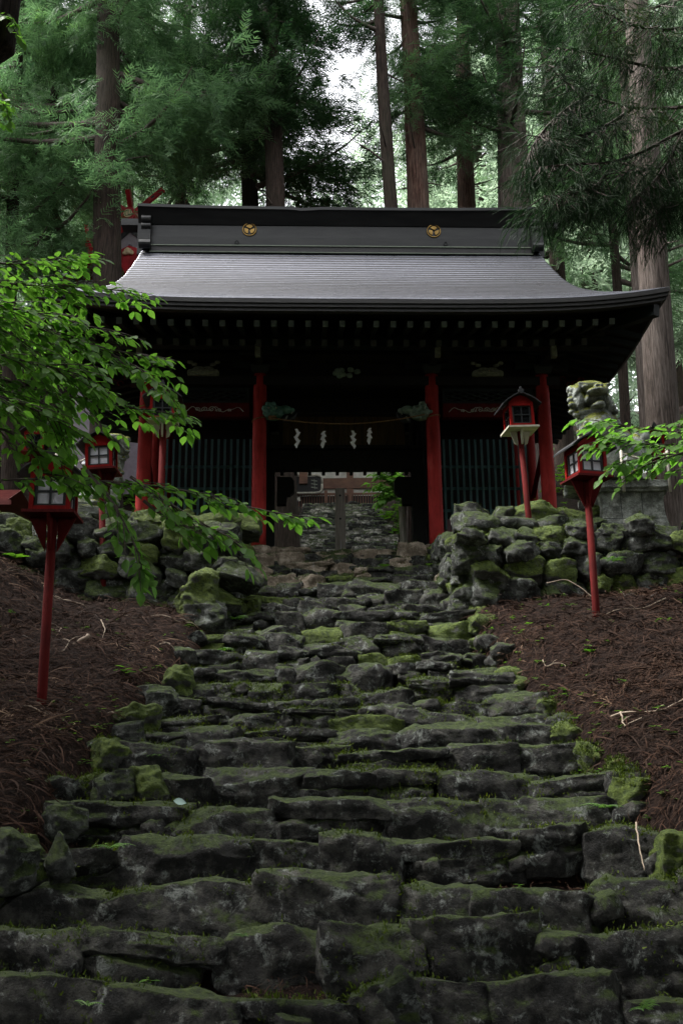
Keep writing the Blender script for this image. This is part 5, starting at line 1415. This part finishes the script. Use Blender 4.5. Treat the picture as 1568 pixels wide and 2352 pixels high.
# ------------------------------------------------------------------ litter, sprouts, ferns, sticks
def strand_template():
    V = np.array([(0, -.5, 0), (0, .5, 0), (.5, -.4, .10), (.5, .4, .10), (1, -.1, -.02), (1, .1, -.02)], float); V[:, 1] *= .05
    return V, np.array([(0, 1, 3, 2), (2, 3, 5, 4)])
def curl_template(c, size=(0, .1)):
    n = 5; V = []; F = []
    for i in range(n+1):
        t = i/n; a = c*t; x = math.sin(a)/c; y = (1-math.cos(a))/c; w = (.026 if size[1] > .2 else .045)*(1-.6*t); V += [(x-w*math.sin(a), y-w, .12*math.sin(PI*t)), (x+w*math.sin(a), y+w, .12*math.sin(PI*t)+.01)]
    for i in range(n): F.append((2*i, 2*i+1, 2*i+3, 2*i+2))
    return np.array(V), np.array(F)
def litter(n, xr, yr, cond, seed, name, label, size=(.06, .22)):
    r = np.random.default_rng(seed); m = MB()
    for c in (.15, .7, -1.1):
        k = n//3; x = r.uniform(*xr, k); y = yr[0]+(yr[1]-yr[0])*r.beta(1.0, 1.3, k); q = cond(x, y, r.uniform(0, 1, k)); x, y = x[q], y[q]; k = len(x)
        z = H(x, y)+r.uniform(.0, .05, k)
        a = r.normal(0, 1.1, k)+np.where(x < 0, -.5, PI+.5)
        e = .05; gx_ = (H(x+e, y)-H(x-e, y))/(2*e); gy_ = (H(x, y+e)-H(x, y-e))/(2*e)
        d = np.stack([np.cos(a), np.sin(a), gx_*np.cos(a)+gy_*np.sin(a)+r.normal(0, .22, k)], 1)
        nn = np.stack([-gx_, -gy_, np.ones(k)], 1)+r.normal(size=(k, 3))*.35
        scatter(*curl_template(c, size), np.stack([x, y, z], 1), d, nn, r.uniform(*size, k)*r.uniform(.6, 1.3, k), 0, m)
    o = m.build(name, M['litter']); o['kind'] = 'stuff'; tag(o, label, 'litter'); return o
bank_ok = lambda x, y, u: (np.abs(x) > halfw(y)+.02+.25*u*u) & (np.abs(x) < y*.40+1.0)
litter(150000, (-6.5, 6.5), (5.0, 13.0), bank_ok, 1, 'fallen_cedar_litter', 'red brown fallen cedar needles and twigs carpeting both banks', (.02, .11))
litter(15000, (-6.5, 6.5), (5.0, 13.0), bank_ok, 12, 'fallen_cedar_twigs', 'longer bare twigs among the litter on both banks', (.12, .30))
litter(22000, (-2.0, 2.0), (4.0, 16.0), lambda x, y, u: np.abs(x) < halfw(y), 2, 'litter_on_steps', 'dark needles and twigs caught on the step treads', (.02, .08))
litter(9000, (-4, 4), (21.2, 34), lambda x, y, u: (np.abs(x) > 1.35), 3, 'fallen_cedar_litter', 'brown litter on the banks of the upper stairway', (.1, .3))
r = np.random.default_rng(71); k = 9000; x = r.uniform(-6.5, 6.5, k); y = 5+8*r.beta(1, 1.3, k); q = bank_ok(x, y, r.uniform(0, 1, k)); x, y = x[q], y[q]; k = len(x)
DT, DF = frond_template(7, .05, .045, 9)
cl = vnoise(np.stack([x*1.6, y*1.6, x*0], 1)); kk_ = cl > -.15; x, y = x[kk_], y[kk_]; k = len(x); a = r.uniform(0, 6.28, k)
m = scatter(DT, DF, np.stack([x, y, H(x, y)+r.uniform(.01, .05, k)], 1), np.stack([np.cos(a), np.sin(a), r.normal(0, .2, k)], 1), np.array([0, 0, 1.])+r.normal(size=(k, 3))*.4, r.uniform(.07, .24, k))
o = m.build('dead_cedar_sprays', M['litter']); o['kind'] = 'stuff'; tag(o, 'flat broken dead cedar sprays lying over the banks', 'litter')
# tiny sprouts
def plantlet(m, p, s, r, nl=5):
    pos = []; X_ = []; Z_ = []; S_ = []
    a0 = r.uniform(0, 6)
    for k in range(nl):
        a = a0+k*2*PI/nl+r.normal(0, .2); X_.append([math.cos(a), math.sin(a), r.uniform(-.1, .35)]); pos.append(np.array(p)+[0, 0, s*r.uniform(.3, .9)]); Z_.append([0, 0, 1.]); S_.append(s*r.uniform(.7, 1.2))
    scatter(*LT, np.array(pos), np.array(X_), np.array(Z_), np.array(S_), 0, m)
r = np.random.default_rng(44); m = MB()
for i in range(900):
    y = 4.6+12*r.beta(1.1, 1.4); sg = r.choice([-1, 1]); 
    if r.random() < .6: x = sg*(float(halfw(y))+r.normal(.1, .22))
    else: x = r.uniform(-4.5, 4.5)
    if abs(x) < halfw(y)-.3 and r.random() < .8: continue
    if y > 12.5 and abs(x) > 1.5: continue
    plantlet(m, (x, y, float(H(x, y))+(.06 if abs(x) < halfw(y) else .01)), r.uniform(.025, .055), r, int(r.integers(3, 6)))
for i in range(900):
    y = r.uniform(21.3, 33); x = r.choice([-1, 1])*r.uniform(1.2, 3.6); plantlet(m, (x, y, float(H(x, y))+.03), r.uniform(.06, .16), r, 5)
o = m.build('ground_sprouts', M['sprout']); o['kind'] = 'stuff'; tag(o, 'small green seedlings scattered over soil and steps', 'ground cover')
r = np.random.default_rng(45); m = MB()
for i in range(2600):
    y = r.uniform(17, 32); x = r.choice([-1, 1])*r.uniform(4.6, 11)
    k = np.sin(x*1.9)+np.sin(y*1.3+x)
    if k < -.2: continue
    plantlet(m, (x, y, float(H(x, y))+r.uniform(0, .5)), r.uniform(.08, .2), r, 5)
o = m.build('undergrowth', M['sprout']); o['kind'] = 'stuff'; tag(o, 'leafy undergrowth on the slopes beside and behind the gate', 'undergrowth')
def fern(px, py, Yd, s, label, n=9, fan=False, seed=0):
    p = at(px, py, Yd); r = np.random.default_rng(seed+5); t = thing('fern', label, 'fern', p, 0, 'ferns and shoots by the stairway')
    m = MB()
    for k in range(n):
        a = r.uniform(0, 2*PI); L = s*r.uniform(.6, 1.1); pts = []; 
        K = 9
        for j in range(K+1):
            u = j/K; pts.append((math.cos(a)*L*u, math.sin(a)*L*u, L*(.55*u-.5*u*u)+.02))
        m.tube(pts, np.linspace(.004, .001, K+1), 4, caps=False)
        pos = []; X_ = []; S_ = []
        for j in range(1, K+1):
            for sg in (-1, 1):
                pos.append(pts[j]); X_.append([math.cos(a)*.45-sg*math.sin(a), math.sin(a)*.45+sg*math.cos(a), -.15]); S_.append(L*.30*(1.05-j/K*.8))
        scatter(LT[0]*np.array([1, .55, 1]), LT[1], np.array(pos), np.array(X_), np.tile([0, 0, 1.], (len(pos), 1)), np.array(S_), 0, m)
    part(m, 'fronds', M['sprout'], t)
fern(1065, 1305, 13.9, .28, 'bright fern on the stair side of the right wall corner, upper', seed=1)
fern(1095, 1345, 13.2, .26, 'bright fern hanging by the mossy right wall edge', seed=2)
fern(1270, 1200, 13.3, .22, 'small fern between the upper stones near the right lantern post', 6, seed=3)
fern(1405, 1292, 12.2, .2, 'green shoots growing out of the right stone wall', 5, seed=4)
fern(1390, 1862, 6.9, .16, 'small fern in the litter at lower right of the stair', 6, seed=5)
fern(1475, 2330, 4.6, .14, 'pale fern at the bottom right of the picture', 4, seed=6)
fern(540, 1425, 12.3, .2, 'green shoots at the foot of the left wall corner', 7, seed=7)
fern(500, 1500, 11.2, .2, 'light green plant on the left stair edge below the wall', 6, seed=8)
fern(370, 1745, 7.9, .15, 'cluster of green seedlings beside the round moss cushion', 7, seed=9)
fern(205, 1885, 6.8, .12, 'three leaved seedling beside the lichen spotted rock', 4, seed=10)
fern(255, 1955, 6.2, .14, 'fine leaved plant above the lower left steps', 6, seed=11)
fern(560, 2160, 5.2, .07, 'tiny fern in a joint of the lowest steps', 5, seed=12)
fern(200, 2320, 4.7, .09, 'pointed leaf plant at the bottom left', 3, seed=13)
def broad_shoot(px, py, Yd, s, label, seed):
    p = at(px, py, Yd); r = np.random.default_rng(seed); t = thing('shoot', label, 'plant', p, 0, 'ferns and shoots by the stairway')
    m = MB(); plantlet(m, (0, 0, 0), s, r, 6); part(m, 'leaves', M['sprout'], t)
broad_shoot(885, 1315, 15.2, .15, 'light green flat leaves on the upper steps right of centre', 1)
broad_shoot(985, 1312, 15.2, .14, 'light green leaves on the upper steps near the right wall', 2)
broad_shoot(285, 1555, 9.6, .11, 'single low leafy shoot on the left litter bank', 3)
broad_shoot(35, 1292, 12.0, .16, 'leafy shoot on top of the left litter bank near the picture edge', 4)
broad_shoot(1360, 1510, 9.9, .14, 'leafy sprig lying on the right litter bank', 5)
broad_shoot(1480, 1640, 8.5, .16, 'green sprig beside the long pale stick on the right bank', 6)
def stick(pts, Yd, rad, label, mat='stick'):
    W = [at(px, py, Yd+dd) for px, py, dd in pts]; W = [Vector((w.x, w.y, w.z+.03)) for w in W]
    S = smooth_poly(W, 14); S += np.random.default_rng(len(label)).normal(size=S.shape)*rad*.25
    m = MB(); m.tube(S, np.linspace(rad, rad*.55, 14), 7); o = m.build('fallen_branch', M[mat], None, True, loc=W[0]); o.location = W[0]; tag(o, label, 'branch', 'fallen sticks on the litter')
stick([(205, 1465, .2), (160, 1495, .1), (115, 1512, 0)], 10.2, .026, 'thick pale bare stick against the left lantern post')
stick([(225, 1655, 0), (260, 1643, .0), (283, 1652, 0)], 8.7, .012, 'short pale stick touching the flat mossy boulder')
stick([(232, 1430, .3), (243, 1452, .1), (232, 1478, 0)], 10.8, .008, 'thin curved twig behind the stick on the left bank')
stick([(0, 1680, .1), (60, 1683, .0), (100, 1700, 0)], 8.3, .006, 'long thin twig at the left edge of the litter')
stick([(115, 1600, 0), (150, 1640, -.2), (190, 1660, -.3)], 9.0, .008, 'pale bent twig right of the nearest lantern post')
stick([(1368, 1628, 0), (1440, 1625, 0), (1500, 1628, .1), (1575, 1632, .1)], 8.6, .012, 'long straight pale stick across the right bank')
stick([(1475, 1485, .2), (1500, 1510, .1), (1530, 1525, 0), (1580, 1532, 0)], 9.6, .012, 'pale curved stick high on the right bank')
stick([(1495, 1488, 0), (1540, 1475, 0), (1590, 1462, 0)], 9.9, .016, 'dark stick crossing the pale curved one at right', 'branchbark')
stick([(1545, 1425, 0), (1570, 1385, 0)], 11.6, .014, 'pale stick leaning by the wall at the right edge')
stick([(1460, 1900, 0), (1468, 1960, -.2), (1480, 2010, -.3)], 6.5, .006, 'thin pale twig hanging at lower right')
stick([(1082, 1548, 0), (1095, 1570, -.1), (1102, 1585, -.1)], 10.3, .018, 'short flat pinkish piece of wood beside the stair at right')
stick([(1255, 1345, 0), (1300, 1335, 0), (1340, 1360, -.1), (1368, 1385, -.2)], 12.0, .006, 'thin arching twig over the foot of the right wall')
r = np.random.default_rng(31)
for i in range(30):
    sg = 1 if i % 2 else -1; y = r.uniform(6.2, 12.2); x = sg*(float(halfw(y))+r.uniform(.3, min(2.6, y*.3)))
    L_ = r.uniform(.25, .8); a = r.uniform(0, 6.28); P_ = []
    for q in np.linspace(0, 1, 9):
        px_, py_ = x+math.cos(a+q*r.uniform(.1, .5))*L_*q, y+math.sin(a+q*.3)*L_*q*.6; P_.append((px_, py_, float(H(px_, py_))+.035+.03*math.sin(q*7+i)))
    m = MB(); rad_ = r.uniform(.004, .010); m.tube(P_, np.linspace(rad_, rad_*.4, 9), 5)
    j_ = 4; e_ = np.array(P_[j_])+np.array([r.uniform(-.15, .15), r.uniform(-.1, .1), .05]); m.tube([P_[j_], tuple((np.array(P_[j_])+e_)/2+np.array([0, 0, .01])), tuple(e_)], [rad_*.6, rad_*.4, rad_*.2], 4)
    o = m.build('fallen_twig', M['stick'] if r.random() < .35 else M['branchbark'], None, True, loc=P_[0]); tag(o, 'thin bare twig lying in the litter on the %s bank' % ('right' if sg > 0 else 'left'), 'twig', 'small twigs strewn over the banks')
# one pale fallen leaf on the steps
m = MB(); scatter(*LT, np.array([[0, 0, 0.]]), np.array([[1, .2, -.15]]), np.array([[.2, -.9, .7]]), np.array([.09]), 0, m)
o = m.build('fallen_leaf', simple('pale leaf', (.26, .36, .33), (.2, .3, .26), 9, .6)); o.location = at(402, 1838, 6.86)-Vector((0, .06, 0)); tag(o, 'single pale leaf lying on the edge of a lower step at left', 'leaf')

# ------------------------------------------------------------------ light, sky, camera
SUN_EL, SUN_AZ = math.radians(60), math.radians(-86)
w = D.worlds.new('World'); SC.world = w; w.use_nodes = True; nt = w.node_tree
bg = nt.nodes['Background']; sk = nt.nodes.new('ShaderNodeTexSky'); sk.sky_type = 'NISHITA'; sk.sun_disc = False
sk.sun_elevation = SUN_EL; sk.sun_rotation = SUN_AZ; sk.air_density = 1.0; sk.dust_density = 4.0; sk.ozone_density = 1.0
hs = N(nt, 'ShaderNodeHueSaturation', Saturation=.14, Value=1.3); nt.links.new(sk.outputs[0], hs.inputs['Color'])
nt.links.new(hs.outputs[0], bg.inputs[0]); bg.inputs[1].default_value = .15
L = D.lights.new('sun', 'SUN'); L.energy = 2.0; L.angle = math.radians(12); L.color = (1, .97, .92)
lo = D.objects.new('sun', L); COL.objects.link(lo)
dv = Vector((math.sin(SUN_AZ)*math.cos(SUN_EL), math.cos(SUN_AZ)*math.cos(SUN_EL), math.sin(SUN_EL)))
lo.rotation_euler = dv.to_track_quat('Z', 'Y').to_euler(); lo.location = dv*60
cam = D.cameras.new('camera'); co = D.objects.new('camera', cam); COL.objects.link(co); SC.camera = co
cam.sensor_fit = 'VERTICAL'; cam.sensor_height = 36; cam.lens = FPX/2352*36; cam.clip_end = 600
co.matrix_world = Matrix.Rotation(PI/2+PITCH, 4, 'X') @ Matrix.Rotation(-ROLL, 4, 'Z')
SC.view_settings.view_transform = 'Standard'; SC.view_settings.look = 'None'; SC.view_settings.gamma = 1
SC.view_settings.exposure = 1.6
SC.cycles.max_bounces = 8; SC.cycles.diffuse_bounces = 4; SC.cycles.transmission_bounces = 3
